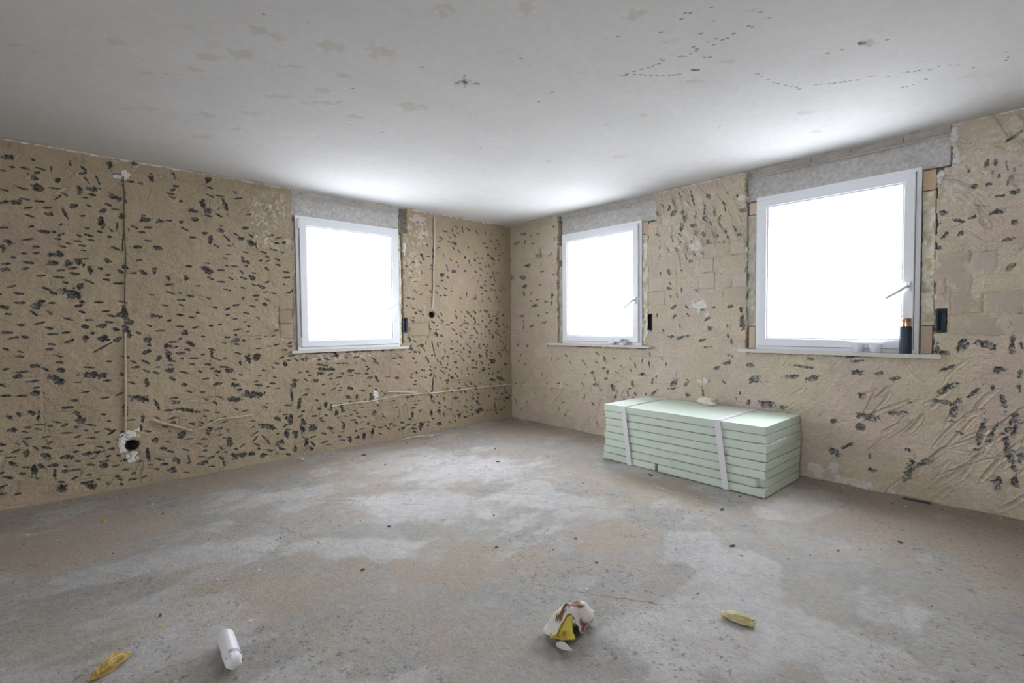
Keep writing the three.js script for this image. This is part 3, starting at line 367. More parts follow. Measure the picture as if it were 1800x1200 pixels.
{
  const W = 2048, d = new Uint8Array(W * W * 4), LX = -ROOM_X + 0.1, LZ = ROOM_Z + 0.1, st = new Float32Array(W * W), dk = new Float32Array(W * W), rs = new Float32Array(W * W);
  const put = (arr, x, z, a, b, an, amt, fr, edge) => {
    const ca = Math.cos(an), sa = Math.sin(an), rr = 1.4 * Math.max(a, b), tx = LX / W, tz = LZ / W;
    for (let j = Math.max(0, ((z - rr + 0.05) / tz) | 0); j < Math.min(W, (z + rr + 0.05) / tz); j++) for (let i = Math.max(0, ((x - rr - ROOM_X + 0.05) / tx) | 0); i < Math.min(W, (x + rr - ROOM_X + 0.05) / tx); i++) {
      const X = ROOM_X - 0.05 + tx * (i + 0.5), Z = -0.05 + tz * (j + 0.5), p = ((X - x) * ca + (Z - z) * sa) / a, q = (-(X - x) * sa + (Z - z) * ca) / b;
      const e = Math.hypot(p, q) + 0.9 * (vn(X * fr, Z * fr) - 0.5) + 0.4 * (vn(X * fr * 3, Z * fr * 3) - 0.5);
      if (e < 1) arr[j * W + i] = Math.max(arr[j * W + i], amt * sm(1, edge, e) * (0.55 + 0.45 * vn(X * 90, Z * 90)));
    } };
  for (const [x, z, a, b, an] of num(`
  -3.92,1.83,0.08,0.07,0.7 -3.59,1.96,0.11,0.08,0.7 -3.50,2.07,0.09,0.07,0.7 -3.42,2.32,0.06,0.05,0.7 -3.49,2.32,0.07,0.06,0.7 -3.63,1.79,0.08,0.05,0.7 -3.79,1.61,0.08,0.05,0.7 -3.04,2.50,0.11,0.11,0.7 -3.23,2.40,0.12,0.09,0.7 -3.09,1.98,0.08,0.08,0.7 -3.25,1.75,0.16,0.04,0.7 -3.04,1.84,0.18,0.05,0.7
  -3.48,1.25,0.11,0.07,0.7 -3.75,1.13,0.22,0.04,0.7 -3.30,1.14,0.09,0.07,0.7 -2.66,2.11,0.14,0.11,0.7 -4.25,1.51,0.06,0.05,0.7 -4.18,1.28,0.02,0.03,0.7 -3.44,0.86,0.14,0.06,0.7 -2.99,2.92,0.07,0.07,0.7 -3.08,2.19,0.08,0.05,0.7 -3.30,2.11,0.09,0.03,0.7 -3.28,1.45,0.13,0.05,0.7 -2.84,1.78,0.10,0.05,0.7
  -2.75,3.15,0.07,0.08,0.7 -1.79,3.50,0.08,0.03,0.7 -2.09,3.73,0.04,0.04,0.7 -2.41,3.40,0.08,0.07,0.7 -2.14,3.40,0.06,0.04,0.7 -1.73,3.30,0.09,0.04,0.7 -0.88,3.56,0.10,0.05,0.7 -0.52,3.51,0.09,0.05,0.7 -1.58,2.91,0.05,0.05,0.7 -1.10,2.40,0.08,0.06,0.7 -1.42,2.00,0.04,0.06,0.7`)) put(st, x, z, a * 0.62, b * 0.6, an, 0.75, 40, 0.5);
  for (const [x, z] of num(`
  -3.503,2.443 -2.989,2.102 -2.605,1.680 -2.549,1.224 -2.832,2.514 -2.813,1.660 -2.676,1.818 -1.974,1.881 -1.650,1.512 -1.991,2.024 -2.051,3.088 -2.038,3.103 -2.015,3.137 -1.992,3.154 -1.968,3.171 -1.945,3.188 -1.924,3.207 -1.900,3.224 -1.881,3.244 -1.865,3.266
  -1.851,3.288 -2.046,3.117 -2.041,3.154 -2.031,3.187 -2.019,3.219 -2.015,3.239 -2.012,3.268 -2.043,3.293 -2.022,3.296 -1.997,3.368 -1.990,3.378 -1.978,3.388 -1.981,3.410 -2.020,3.448 -1.996,3.449 -1.983,3.436 -2.009,3.507 -1.971,3.514 -2.005,3.543 -1.979,3.556
  -1.975,3.573 -1.988,3.602 -1.987,3.611 -1.995,3.669 -1.975,3.676 -1.986,3.748 -2.051,3.738 -2.224,3.622 -2.268,3.539 -2.252,3.549 -2.244,3.508 -2.092,3.516 -2.228,3.403 -2.338,3.266 -1.889,3.457 -1.908,3.440 -1.564,3.541 -1.521,3.549 -1.464,3.555 -1.411,3.563
  -1.385,3.574 -1.338,3.592 -1.300,3.613 -1.270,3.624 -1.238,3.627 -1.222,3.701 -1.209,3.717 -1.182,3.748 -1.170,3.770 -1.155,3.791 -1.149,3.808 -1.141,3.831 -1.120,3.856 -1.118,3.903 -1.109,3.918 -1.046,3.970 -1.043,4.020 -1.032,4.040 -1.012,4.064 -1.007,4.080
  -0.975,4.118 -0.978,4.150 -0.957,4.188 -0.926,4.215 -0.833,4.263 -0.850,3.995 -0.845,4.012 -0.847,4.038 -0.852,4.064 -0.868,4.089 -0.908,4.376 -0.842,4.378 -0.809,4.368 -1.513,3.825 -1.497,3.879 -2.534,2.874 -2.185,2.745 -2.162,2.627 -1.633,2.681 -1.438,4.033`)) put(dk, x, z, 0.010, 0.006, 0.9, 0.85, 90, 0.7);
  put(dk, -1.83, 3.36, 0.025, 0.012, 0.9, 1, 60, 0.7); put(dk, -1.49, 3.95, 0.02, 0.012, 0.4, 1, 60, 0.7); put(dk, -1.47, 3.97, 0.045, 0.03, 0.4, 0.35, 60, 0.3);
  put(dk, -2.604, 2.533, 0.028, 0.018, 0.7, 0.8, 60, 0.6); put(rs, -2.60, 2.535, 0.06, 0.012, -0.9, 0.9, 60, 0.6); put(rs, -2.54, 2.56, 0.02, 0.014, 0.4, 0.9, 60, 0.6); put(rs, -2.62, 2.50, 0.012, 0.01, 0, 0.9, 60, 0.6); put(dk, -2.6, 2.53, 0.07, 0.05, 0.7, 0.22, 50, 0.2);
  put(st, -0.70, 4.28, 0.1, 0.06, 0.7, 0.4, 50, 0.5);
  const R = rng(77); for (let t = 0; t < 90; t++) put(dk, ROOM_X + 0.3 + R() * 5.2, 0.2 + R() * 5.6, 0.004 + 0.004 * R(), 0.004, R() * 3, 0.6, 90, 0.7);
  for (let t = 0; t < 70; t++) put(st, -4.6 + R() * 4.4, 0.3 + R() * 4.4, 0.02 + 0.06 * R(), 0.012 + 0.02 * R(), 0.7 + 0.4 * R(), 0.12 + 0.25 * R(), 45, 0.4);
  for (let j = 0; j < W; j++) for (let i = 0; i < W; i++) {
    const x = ROOM_X - 0.05 + LX * (i + 0.5) / W, z = -0.05 + LZ * (j + 0.5) / W, k = j * W + i;
    const gr = LAT[(i * 13 + j * 177) & 65535], fl = fbm(x * 3 + 4, z * 4.5, 4), wd = Math.min(-x, z);
    const s = 0.70 * (0.95 + 0.08 * (fl - 0.5) + 0.05 * (vn(x * 40, z * 40) - 0.5) + 0.03 * (gr - 0.5));
    let r = s, g = s * 0.993, b = s * 0.982;
    const q = st[k] * 0.6; r = mix(r, 0.50, q); g = mix(g, 0.43, q); b = mix(b, 0.32, q);
    // strip along the walls where the old plaster edge tore the paint
    const ed = wd < 0.05 ? 0.5 * sm(0.5, 0.62, fbm(x * 9 + 3, z * 9, 3)) : 0; r = mix(r, 0.46, ed); g = mix(g, 0.40, ed); b = mix(b, 0.31, ed);
    const u = rs[k]; r = mix(r, 0.22, u); g = mix(g, 0.12, u); b = mix(b, 0.07, u);
    const w = dk[k]; r = mix(r, 0.07, w); g = mix(g, 0.065, w); b = mix(b, 0.06, w);
    d[4 * k] = e8(r); d[4 * k + 1] = e8(g); d[4 * k + 2] = e8(b); d[4 * k + 3] = 255;
  }
  const bt = grainTrowel.clone(); bt.repeat.set(LX / 1.1, LZ / 1.1); bt.needsUpdate = true;
  const g = slab(280, 210, ROOM_H, false, (x, z) => 0.006 * (fbm(x * 1.2 + 9, z * 1.2, 3) - 0.5) + 0.0016 * (vn(x * 10, z * 7) - 0.5));
  structure('ceiling', mergeGeometries([g, box(0.7 - BACK_X, 0.2, LZ + 0.6, BACK_X / 2, ROOM_H + 0.12, ROOM_Z / 2)]), std({ map: tex(d, W, W, true, true), bumpMap: bt, bumpScale: 0.002, roughness: 0.9 }), 'white painted plaster ceiling with beige stains and trails of dark specks', 'ceiling');
}
const FR_D = [3.9, 5.3, 0.85, 2.2];                        // window in the wall behind the viewer
{
  const m = std({ color: lin(0.46, 0.37, 0.27), roughness: 0.95, bumpMap: rep(grainFine, 3), bumpScale: 0.006 });
  const side = (z0, z1, y0, y1) => box(0.3, y1 - y0, z1 - z0, BACK_X - 0.15, (y0 + y1) / 2, (z0 + z1) / 2), top = ROOM_H + 0.2;
  structure('wall_back', mergeGeometries([side(-0.3, FR_D[0], -0.2, top), side(FR_D[1], ROOM_Z + 0.3, -0.2, top), side(FR_D[0], FR_D[1], -0.2, FR_D[2]), side(FR_D[0], FR_D[1], FR_D[3], top)]), m, 'tan plaster wall with a wide window far behind the viewer', 'wall');
  structure('wall_front', box(-BACK_X + 0.6, ROOM_H + 0.4, 0.3, BACK_X / 2, ROOM_H / 2, ROOM_Z + 0.15), m, 'bare tan plaster wall at the viewer\'s back', 'wall');
}

// ---------------------------------------------------------------- windows
const M = {
  pvc: std({ color: lin(0.83, 0.85, 0.89), roughness: 0.38 }),
  gasket: std({ color: lin(0.12, 0.12, 0.13), roughness: 0.7 }),
  handle: std({ color: lin(0.85, 0.86, 0.88), roughness: 0.35 }),
  glass: new THREE.MeshPhysicalMaterial({ color: 0xffffff, transmission: 1, thickness: 0, roughness: 0, ior: 1.5 }),
  sill: std({ color: lin(0.66, 0.63, 0.58), roughness: 0.6, bumpMap: rep(grainFine, 3), bumpScale: 0.001 }),
  concrete: std({ vertexColors: true, roughness: 0.95, bumpMap: rep(grainFine, 4), bumpScale: 0.008 }),
  foam: std({ vertexColors: true, roughness: 0.85, bumpMap: rep(grainFine, 8), bumpScale: 0.003 }),
  wood: std({ color: lin(0.56, 0.41, 0.27), roughness: 0.8, bumpMap: rep(grainFine, 6), bumpScale: 0.001 }),
  woodPale: std({ color: lin(0.58, 0.46, 0.34), roughness: 0.8, bumpMap: rep(grainFine, 6), bumpScale: 0.001 }),
  dark: std({ color: lin(0.02, 0.022, 0.03), roughness: 0.6 }),
  navy: std({ color: lin(0.035, 0.05, 0.08), roughness: 0.5 }),
  cable: std({ color: lin(0.52, 0.47, 0.40), roughness: 0.8 }),
  wire: std({ color: lin(0.05, 0.045, 0.04), roughness: 0.6 }),
};
function ring(w, h, t, z0, z1, bev = 0.003) {
  const s = new THREE.Shape([[0, 0], [w, 0], [w, h], [0, h]].map((p) => new THREE.Vector2(...p)));
  s.holes.push(new THREE.Path([[t, t], [t, h - t], [w - t, h - t], [w - t, t]].map((p) => new THREE.Vector2(...p))));
  const g = new THREE.ExtrudeGeometry(s, { depth: z1 - z0 - 2 * bev, bevelEnabled: true, bevelSize: bev, bevelThickness: bev, bevelOffset: -bev, bevelSegments: 2 });
  return g.translate(0, 0, z0 + bev);
}
function makeWindow(n, fr, base, turn, label, sill) {
  const g = new THREE.Group(); g.name = 'window_' + n; g.userData = { kind: 'structure', label, category: 'window' }; g.position.set(...base); g.rotation.y = turn; scene.add(g);
  const w = fr[1] - fr[0], h = fr[3] - fr[2];
  const f = part('window_frame', ring(w, h, 0.058, -0.066, 0.002), M.pvc, g);
  part('frame_groove', ring(w - 0.052, h - 0.052, 0.006, -0.02, 0.0035, 0.0005).translate(0.026, 0.026, 0), M.gasket, f);
  const s = part('sash', ring(w - 0.058, h - 0.058, 0.056, -0.05, 0.022, 0.004).translate(0.029, 0.029, 0), M.pvc, g);
  part('glazing_bead', ring(w - 0.166, h - 0.166, 0.014, -0.03, 0.012, 0.005).translate(0.083, 0.083, 0), M.pvc, s);
  part('pane', box(w - 0.17, h - 0.17, 0.004, w / 2, h / 2, -0.014), M.glass, s, 'clear glass pane');
  const day = new THREE.RectAreaLight(lin(0.93, 0.985, 1.08), DAYLIGHT, w - 0.17, h - 0.17); day.name = 'window_daylight'; day.position.set(w / 2, h / 2, -0.03); day.rotation.y = Math.PI; g.add(day);
  // handle, turned half way
  const hx = w - 0.058, hy = 0.44, an = 0.58, dx = -Math.cos(an), dy = -Math.sin(an);
  const hd = part('handle', rbox(0.03, 0.068, 0.011, 0.005, hx, hy, 0.0265), M.handle, s, 'white lever handle turned half way down');
  const lv = mergeGeometries([new THREE.CylinderGeometry(0.0105, 0.0115, 0.03, 16).rotateX(Math.PI / 2).translate(hx, hy, 0.045), shape(tube([[hx, hy, 0.056], [hx + dx * 0.02, hy + dy * 0.016, 0.061], [hx + dx * 0.06, hy + dy * 0.06, 0.062], [hx + dx * 0.125, hy + dy * 0.125, 0.06]], 0.0105, 20, 10), null, { uv: true })].map((q) => { const b = bare(q); b.computeVertexNormals(); return b; }));
  part('lever', mergeGeometries([lv, (() => { const b = bare(new THREE.SphereGeometry(0.0105, 12, 8).translate(hx + dx * 0.125, hy + dy * 0.125, 0.06)); b.computeVertexNormals(); return b; })()]), M.handle, hd);
  for (const y of [0.075, h - 0.075]) part('hinge', mergeGeometries([new THREE.CylinderGeometry(0.008, 0.008, 0.085, 12).translate(0.021, y, 0.012), box(0.02, 0.07, 0.004, 0.036, y, 0.022)]), M.handle, g);
  const sg = shape(segbox(sill[1] - sill[0], sill[3], sill[2] + 0.004, 0.02, (sill[0] + sill[1]) / 2 - fr[0], -sill[3] / 2, (sill[2] - 0.004) / 2 + 0.002), lumpy(0.0012, 30, n * 7), { crease: 0.7 });
  part('bounce_sill', shape(box(w + 0.02, 0.02, 0.2, w / 2, 0.004, -0.166), (v) => { v.y += (v.z + 0.066) * 0.12; }, { crease: 0.5 }), M.pvc, g, 'added white sill outside, bouncing sky light up');  // unseen sill, added to bounce sky light up to the ceiling
  part('window_sill', sg, sill[4] ?? M.sill, g);
  return g;
}
makeWindow(1, FR_A, [FR_A[0], FR_A[2], 0], 0, 'white framed window in the left wall, alone beside the cable and round socket hole', [-2.655, -1.478, 0.038, 0.024]);
makeWindow(2, FR_B, [0, FR_B[2], FR_B[0]], -Math.PI / 2, 'white framed window in the right wall, the one nearer the corner', [0.665, 1.99, 0.052, 0.022]);
makeWindow(3, FR_C, [0, FR_C[2], FR_C[0]], -Math.PI / 2, 'white framed window above the green boards, flask on its sill', [2.83, 4.082, 0.062, 0.026]);

makeWindow(4, FR_D, [BACK_X - 0.02, FR_D[2], FR_D[1]], Math.PI / 2, 'wide white framed window far behind the viewer', [3.85, 5.35, 0.1, 0.026]);

// lintels and the torn plaster strip between them and the ceiling
const greyRough = (x, y, z) => { const s = 0.42 + 0.18 * vn(x * 60 + z * 60, y * 60) + 0.16 * vn(x * 150 + z * 150 + 9, y * 150) + 0.10 * (fbm(x * 5 + z * 5, y * 9, 3) - 0.5); return [s * 1.02, s, s * 0.97]; };
function lintel(n, a, b, wall, put) {
  const len = b - a;
  const l = part('lintel', shape(segbox(len, 0.20, 0.06, 0.009, 0, 2.26, -0.066), (v) => { v.z += 0.006 * n3(v.x * 60 + n * 9, v.y * 60, 2) + 0.004 * (fbm(v.x * 12 + n, v.y * 12, 2) - 0.5); }, { color: greyRough }), M.concrete, wall, 'rough grey concrete lintel above the window');
  put(l, (a + b) / 2);
  const t = new THREE.Group(); t.name = 'trim_' + n; t.userData = { kind: 'structure', label: ['torn pale plaster strip over the left wall window', 'torn pale plaster strip over the window nearer the corner', 'torn pale plaster strip over the window above the green boards'][n - 1], category: 'trim' }; scene.add(t); put(t, (a + b) / 2);
  const pale = (x, y, z) => { const s = 0.42 + 0.16 * vn(x * 9 + n * 7, y * 50) + 0.10 * vn(x * 70, y * 70); return [s * 1.04, s * 0.98, s * 0.9]; };
  part('plaster_strip', shape(segbox(len, 0.06, 0.07, 0.011, 0, 2.379, -0.064), (v) => { const k = (v.y - 2.343) / 0.065; v.z += 0.03 * k * k + 0.003 * n3(v.x * 40, v.y * 40, n); v.y += 0.003 * n3(v.x * 18 + n, 3, v.z * 9); }, { color: pale }), M.concrete, t);
  part('plaster_ridge', shape(tube([[-len / 2, 2.35, -0.024], [-len / 6, 2.352, -0.02], [len / 5, 2.349, -0.022], [len / 2, 2.351, -0.024]], 0.010, 60, 7), lumpy(0.003, 45, n * 5), { color: (x, y) => { const s = 0.52 + 0.12 * vn(x * 30 + n, y * 30); return [s * 1.03, s * 0.97, s * 0.92]; } }), M.concrete, t);
  const r = rng(n * 31);
  for (let i = 0; i < 4; i++) { const x = len * (-0.44 + 0.27 * i + 0.14 * (r() - 0.5)); part('wire_end', tube([[x, 2.36 + 0.016 * r(), -0.02], [x + 0.002, 2.38, 0.0], [x + 0.006 * (r() - 0.5), 2.392, 0.008]], 0.0016, 6, 5), M.wire, t, 'short dark wire end'); }
  return t;
}
lintel(1, -2.62, -1.545, wallLeft, (o, u) => o.position.set(u, 0, 0));
lintel(2, 0.835, 2.035, wallRight, (o, u) => { o.position.set(0, 0, u); o.rotation.y = -Math.PI / 2; });
lintel(3, 2.86, 4.10, wallRight, (o, u) => { o.position.set(0, 0, u); o.rotation.y = -Math.PI / 2; });

// packing between frames and masonry: foam, wooden blocks, brick ends
const foamCol = (x, y, z) => { const q = vn(x * 40 + z * 40 + 3, y * 22), k = vn(x * 90, y * 70 + z * 50); const e = sm(0.35, 0.6, q), f = sm(0.36, 0.2, q) * 0.6, c = [0, 1, 2].map((i) => mix(mix([0.70, 0.65, 0.48][i], [0.78, 0.755, 0.65][i], e), [0.54, 0.44, 0.26][i], f)); const s = 0.8 + 0.35 * k; return c.map((v) => v * s); };
const foamGrey = (x, y, z) => foamCol(x, y, z).map((v, i) => mix(v, [0.42, 0.39, 0.33][i], 0.6));
const onLeft = (o, u, v, z) => o.position.set(u, v, z), onRight = (o, u, v, z) => { o.position.set(-z, v, u); o.rotation.y = -Math.PI / 2; };
function filler(name, put, u0, u1, v0, v1, z, mat, label, category, col, amp) {
  const w = u1 - u0, h = v1 - v0, d = 0.04;
  const g = shape(segbox(w, h, d, amp > 0.003 ? 0.009 : 0.02, 0, h / 2, -d / 2), amp > 0.003 ? (v) => { const a = n3(v.x * 55 + u0 * 9, v.y * 38, v.z * 40), b = n3(v.x * 22, v.y * 16 + u0, 3); v.z += 1.8 * amp * a + 1.4 * amp * b; v.x += amp * 0.6 * n3(v.y * 45 + u0, 5, v.z * 20); } : lumpy(amp, 20, u0), { color: col, crease: amp > 0.003 ? 0 : 0.7 });
  const o = one(name, g, mat, label, category); put(o, (u0 + u1) / 2, v0, z); return o;
}
filler('foam_strip', onLeft, -1.563, -1.535, 0.97, 2.12, -0.012, M.foam, 'thin olive mounting foam strip right of the left wall window', 'foam', foamCol, 0.007);
filler('foam_strip', onLeft, -2.618, -2.594, 0.97, 2.12, -0.016, M.foam, 'thin pale mounting foam strip left of the left wall window', 'foam', foamGrey, 0.006);
filler('foam_strip', onRight, 1.892, 1.95, 0.97, 2.035, -0.012, M.foam, 'yellow mounting foam strip right of the window nearer the corner', 'foam', foamCol, 0.011);
filler('wood_block', onRight, 1.892, 1.945, 2.04, 2.15, -0.014, M.wood, 'wooden block above the foam beside the window nearer the corner', 'wood', null, 0.0015);
filler('foam_strip', onRight, 0.80, 0.857, 0.97, 1.83, -0.018, M.foam, 'greenish yellow mounting foam strip left of the window nearer the corner', 'foam', foamGrey, 0.011);
filler('brick_end', onRight, 0.81, 0.857, 1.90, 2.06, -0.012, M.woodPale, 'tan brick end left of the window nearer the corner', 'brick', null, 0.002);
filler('wood_block', onRight, 3.972, 4.034, 2.02, 2.145, -0.012, M.wood, 'orange wooden block at the top right of the window above the green boards', 'wood', null, 0.0015);
filler('foam_strip', onRight, 3.972, 4.036, 1.15, 2.012, -0.012, M.foam, 'pale yellow mounting foam strip right of the window above the green boards', 'foam', foamCol, 0.010);
filler('wood_block', onRight, 3.974, 4.03, 0.968, 1.145, -0.008, M.woodPale, 'pale wooden block standing on the sill behind the flask', 'wood', null, 0.0015);
filler('wood_block', onRight, 2.885, 2.938, 2.05, 2.145, -0.012, M.woodPale, 'pale wooden block at the top left of the window above the green boards', 'wood', null, 0.0015);
filler('foam_strip', onRight, 2.876, 2.938, 1.15, 2.045, -0.016, M.foam, 'dusty mounting foam strip left of the window above the green boards', 'foam', foamGrey, 0.009);
filler('wood_block', onRight, 2.89, 2.936, 0.968, 1.145, -0.008, M.woodPale, 'pale wooden block on the left end of the sill above the green boards', 'wood', null, 0.0015);

// shutter belt boxes let into the wall
function beltBox(put, s, label, mat) {
  const w = s[1] - s[0] - 0.006, h = s[3] - s[2] - 0.006, d = 0.06, t = 0.003, o = thing('shutter_belt_box', label, 'box'); put(o, (s[0] + s[1]) / 2, s[2] + 0.003, 0);
  part('housing', mergeGeometries([box(t, h, d, -w / 2 + t / 2, h / 2, -0.002 - d / 2), box(t, h, d, w / 2 - t / 2, h / 2, -0.002 - d / 2), box(w - 2 * t, t, d, 0, t / 2, -0.002 - d / 2), box(w - 2 * t, t, d, 0, h - t / 2, -0.002 - d / 2), box(w - 2 * t, h, t, 0, h / 2, -0.004 - d)]), mat, o);
  part('belt_reel', new THREE.CylinderGeometry(0.016, 0.016, h * 0.8, 14).translate(0.004, h / 2, -0.042), M.navy, o);
}
beltBox(onLeft, SL.A, 'grey shutter belt box right of the left wall window', std({ color: lin(0.16, 0.17, 0.19), roughness: 0.6 }));
beltBox(onRight, SL.B, 'black shutter belt box right of the window nearer the corner', M.dark);
beltBox(onRight, SL.C, 'dark blue shutter belt box in the wall right of the flask', M.navy);

// ---------------------------------------------------------------- cables and socket holes on the walls
const plasterCable = std({ color: lin(0.50, 0.41, 0.31), roughness: 0.9 }), greyCable = std({ color: lin(0.56, 0.52, 0.46), roughness: 0.7 }), whiteCable = std({ color: lin(0.62, 0.57, 0.49), roughness: 0.6 });
one('cable', mergeGeometries([tube([[-3.805, 1.15, 0.006], [-3.812, 0.9, 0.01], [-3.816, 0.7, 0.012], [-3.822, 0.52, 0.011], [-3.825, 0.42, 0.004]], 0.0075, 40, 7)]), plasterCable, 'thick plaster coated cable dropping to the white ringed socket hole', 'cable');
one('cable', tube([[-3.783, 2.28, 0.012], [-3.784, 2.1, 0.005], [-3.79, 1.9, 0.006], [-3.785, 1.7, 0.004], [-3.799, 1.45, 0.005], [-3.803, 1.16, 0.004]], 0.003, 60, 6), std({ color: lin(0.10, 0.085, 0.07), roughness: 0.8 }), 'thin dark tube marking the cable chase running down from the white plaster dab near the ceiling', 'cable');  // dark tube drawn in place of the chase groove
one('cable', tube([[-1.123, 2.36, 0.008], [-1.127, 2.15, 0.011], [-1.13, 2.0, 0.009], [-1.146, 1.8, 0.011], [-1.148, 1.6, 0.009], [-1.16, 1.45, 0.011], [-1.17, 1.33, -0.01]], 0.0065, 50, 7), whiteCable, 'pale cable hanging straight down right of the left wall window', 'cable');
one('cable', tube([[-2.3, 0.425, 0.002], [-2.2, 0.432, 0.008], [-2.0, 0.431, 0.009], [-1.87, 0.433, 0.008], [-1.6, 0.452, 0.006], [-1.36, 0.446, 0.008], [-1.1, 0.437, 0.007], [-0.87, 0.436, 0.01], [-0.45, 0.436, 0.01], [-0.02, 0.428, 0.008]], 0.0058, 90, 6), whiteCable, 'pale cable running level low along the left wall into the corner', 'cable');
one('cable', tube([[-1.72, 0.505, 0.006], [-1.55, 0.485, 0.013], [-1.42, 0.468, 0.012], [-1.38, 0.466, 0.006]], 0.007, 24, 7), greyCable, 'short grey cable length crossing the level cable below the left wall window', 'cable');
one('cable', tube([[-1.26, 0.47, 0.005], [-1.2, 0.43, 0.014], [-1.12, 0.37, 0.006]], 0.007, 16, 7), greyCable, 'very short grey cable stub slanting below the pale hanging cable', 'cable');
one('cable', tube([[-0.006, 0.436, 0.1], [-0.008, 0.44, 0.3], [-0.009, 0.452, 0.6], [-0.008, 0.458, 0.82], [-0.008, 0.45, 1.2], [-0.004, 0.446, 1.5]], 0.0055, 60, 6), whiteCable, 'pale cable running level along the right wall from the corner', 'cable');
one('cable', tube([[-3.665, 0.49, 0.008], [-3.6, 0.455, 0.014], [-3.5, 0.41, 0.012], [-3.415, 0.365, 0.006]], 0.0085, 24, 7), plasterCable, 'stiff plaster coated cable length slanting right of the white ringed socket hole', 'cable');
one('cable', tube([[-3.40, 0.363, 0.004], [-3.31, 0.40, 0.014], [-3.227, 0.432, 0.014], [-3.1, 0.432, 0.012], [-2.97, 0.434, 0.004]], 0.008, 30, 7), plasterCable, 'bent plaster coated cable rising to the right of the slanting length', 'cable');
function socketHole(x, y, r, label) {
  const o = thing('socket_box', label, 'socket', [x, y, 0]);
  part('cup', new THREE.LatheGeometry([[0.0005, 0], [r - 0.003, 0], [r, 0.003], [r, 0.046], [r - 0.002, 0.046], [r - 0.002, 0.004], [0.0005, 0.003]].map((p) => new THREE.Vector2(...p)), 24).rotateX(Math.PI / 2).translate(0, 0, -0.05), M.dark, o);
  for (const k of [0, 1]) part('wire_end', tube([[0.004 * k, -0.004, -0.046], [0.012 * k - 0.008, 0.004, -0.03], [0.016 * k - 0.004, -0.006 + 0.01 * k, -0.012]], 0.0018, 8, 5), M.wire, o);
}
socketHole(-3.79, 0.315, 0.034, 'dark empty socket box ringed with white gypsum, low on the left wall');
socketHole(-1.172, 1.297, 0.029, 'dark empty socket box at the end of the pale hanging cable');

// ---------------------------------------------------------------- bound stack of insulation boards
const green = [lin(0.625, 0.715, 0.605), lin(0.61, 0.695, 0.59), lin(0.64, 0.73, 0.625), lin(0.61, 0.70, 0.605)].map((c) => std({ color: c, roughness: 0.75, bumpMap: rep(grainFine, 6), bumpScale: 0.0012 }));
{
  const TH = 0.06, turn = -0.022, cx = -0.372, cz = 2.622, ord = ['bottom', 'second', 'third', 'fourth', 'fifth', 'sixth', 'seventh'];
  const board = (k, z0, z1, w, dx, label, chip) => {
    const L = z1 - z0, zc = (z0 + z1) / 2;
    const g = shape(segbox(w, TH - 0.0055, L, 0.03, 0, TH / 2, zc), (v) => {
      const ex = v.x < -w / 2 + 0.004, top = v.y > TH * 0.8;
      if (ex) { const q = vn(v.z * 22 + k * 13, v.y * 30 + k); v.x += 0.0028 * (q - 0.5) + (q > 0.83 ? 0.004 : 0); if (top && q > 0.8) v.y -= 0.004; }
      if (v.z > z1 - 0.004) v.z += 0.005 * (vn(v.x * 20 + k * 5, v.y * 30) - 0.5);
      if (v.z < z0 + 0.004) v.z += 0.005 * (vn(v.x * 20 + k * 8, v.y * 30) - 0.5);
      if (chip && ex && v.z > z1 - 0.035) { v.x += 0.03; v.z -= 0.012; }
      if (chip && !ex && v.x < -w / 2 + 0.035 && v.z > z1 - 0.004) { v.z -= 0.022; }
    }, { crease: 0.6 });
    const o = one('insulation_board', g, green[k % 4], label, 'board', 'mint green insulation boards in the strapped stack');
    o.position.set(cx + dx, k * TH + 0.004, cz); o.rotation.y = turn; return o;
  };
  board(0, -0.675, -0.165, 0.634, -0.006, 'short mint green insulation board piece at the bottom of the stack, left of the gap');
  board(0, -0.140, 0.668, 0.634, -0.006, 'mint green insulation board piece at the bottom of the stack, right of the gap');
  const off = [0, [-0.672, 0.665, 0.635, -0.004, 1], [-0.668, 0.668, 0.63, 0.002], [-0.67, 0.672, 0.632, -0.003], [-0.664, 0.67, 0.628, 0.003], [-0.655, 0.676, 0.63, -0.002], [-0.668, 0.668, 0.626, 0.004], [-0.672, 0.666, 0.634, 0.0]];
  for (let k = 1; k < 8; k++) board(k, off[k][0], off[k][1], off[k][2], off[k][3], k === 7 ? 'topmost mint green insulation board of the strapped stack' : ord[k] + ' mint green insulation board counted from the bottom of the strapped stack', off[k][4]);
  const strapMat = std({ color: lin(0.74, 0.73, 0.76), roughness: 0.4 });
  for (const [zs, lab] of [[-0.472, 'white plastic strap round the green boards, the left one'], [0.338, 'white plastic strap round the green boards, the right one']]) {
    const w = 0.648, h = 0.4835, t = 0.0016, pth = (a, b) => [[-w / 2 - 0.008 - a, 0.0018 - (b ? 0 : 0)], [w / 2 + 0.006 + a, 0.0018], [w / 2 - 0.004 + a, h + a], [-w / 2 + 0.003 - a, h + a]].map((p) => new THREE.Vector2(...p));
    const s = new THREE.Shape(pth(t)); s.holes.push(new THREE.Path(pth(0).map((p) => new THREE.Vector2(p.x, Math.max(p.y, 0.003))).reverse()));
    const g = shape(new THREE.ExtrudeGeometry(s, { depth: 0.046, bevelEnabled: false, steps: 2 }).translate(0, 0, -0.023), (v) => { v.z += (h - v.y) * 0.15; }, { crease: 0.5 });
    const o = one('packing_strap', g, strapMat, lab, 'strap', 'packing straps round the boards'); o.position.set(cx + zs * Math.sin(turn), 0.001, cz + zs); o.rotation.y = turn;
  }
}
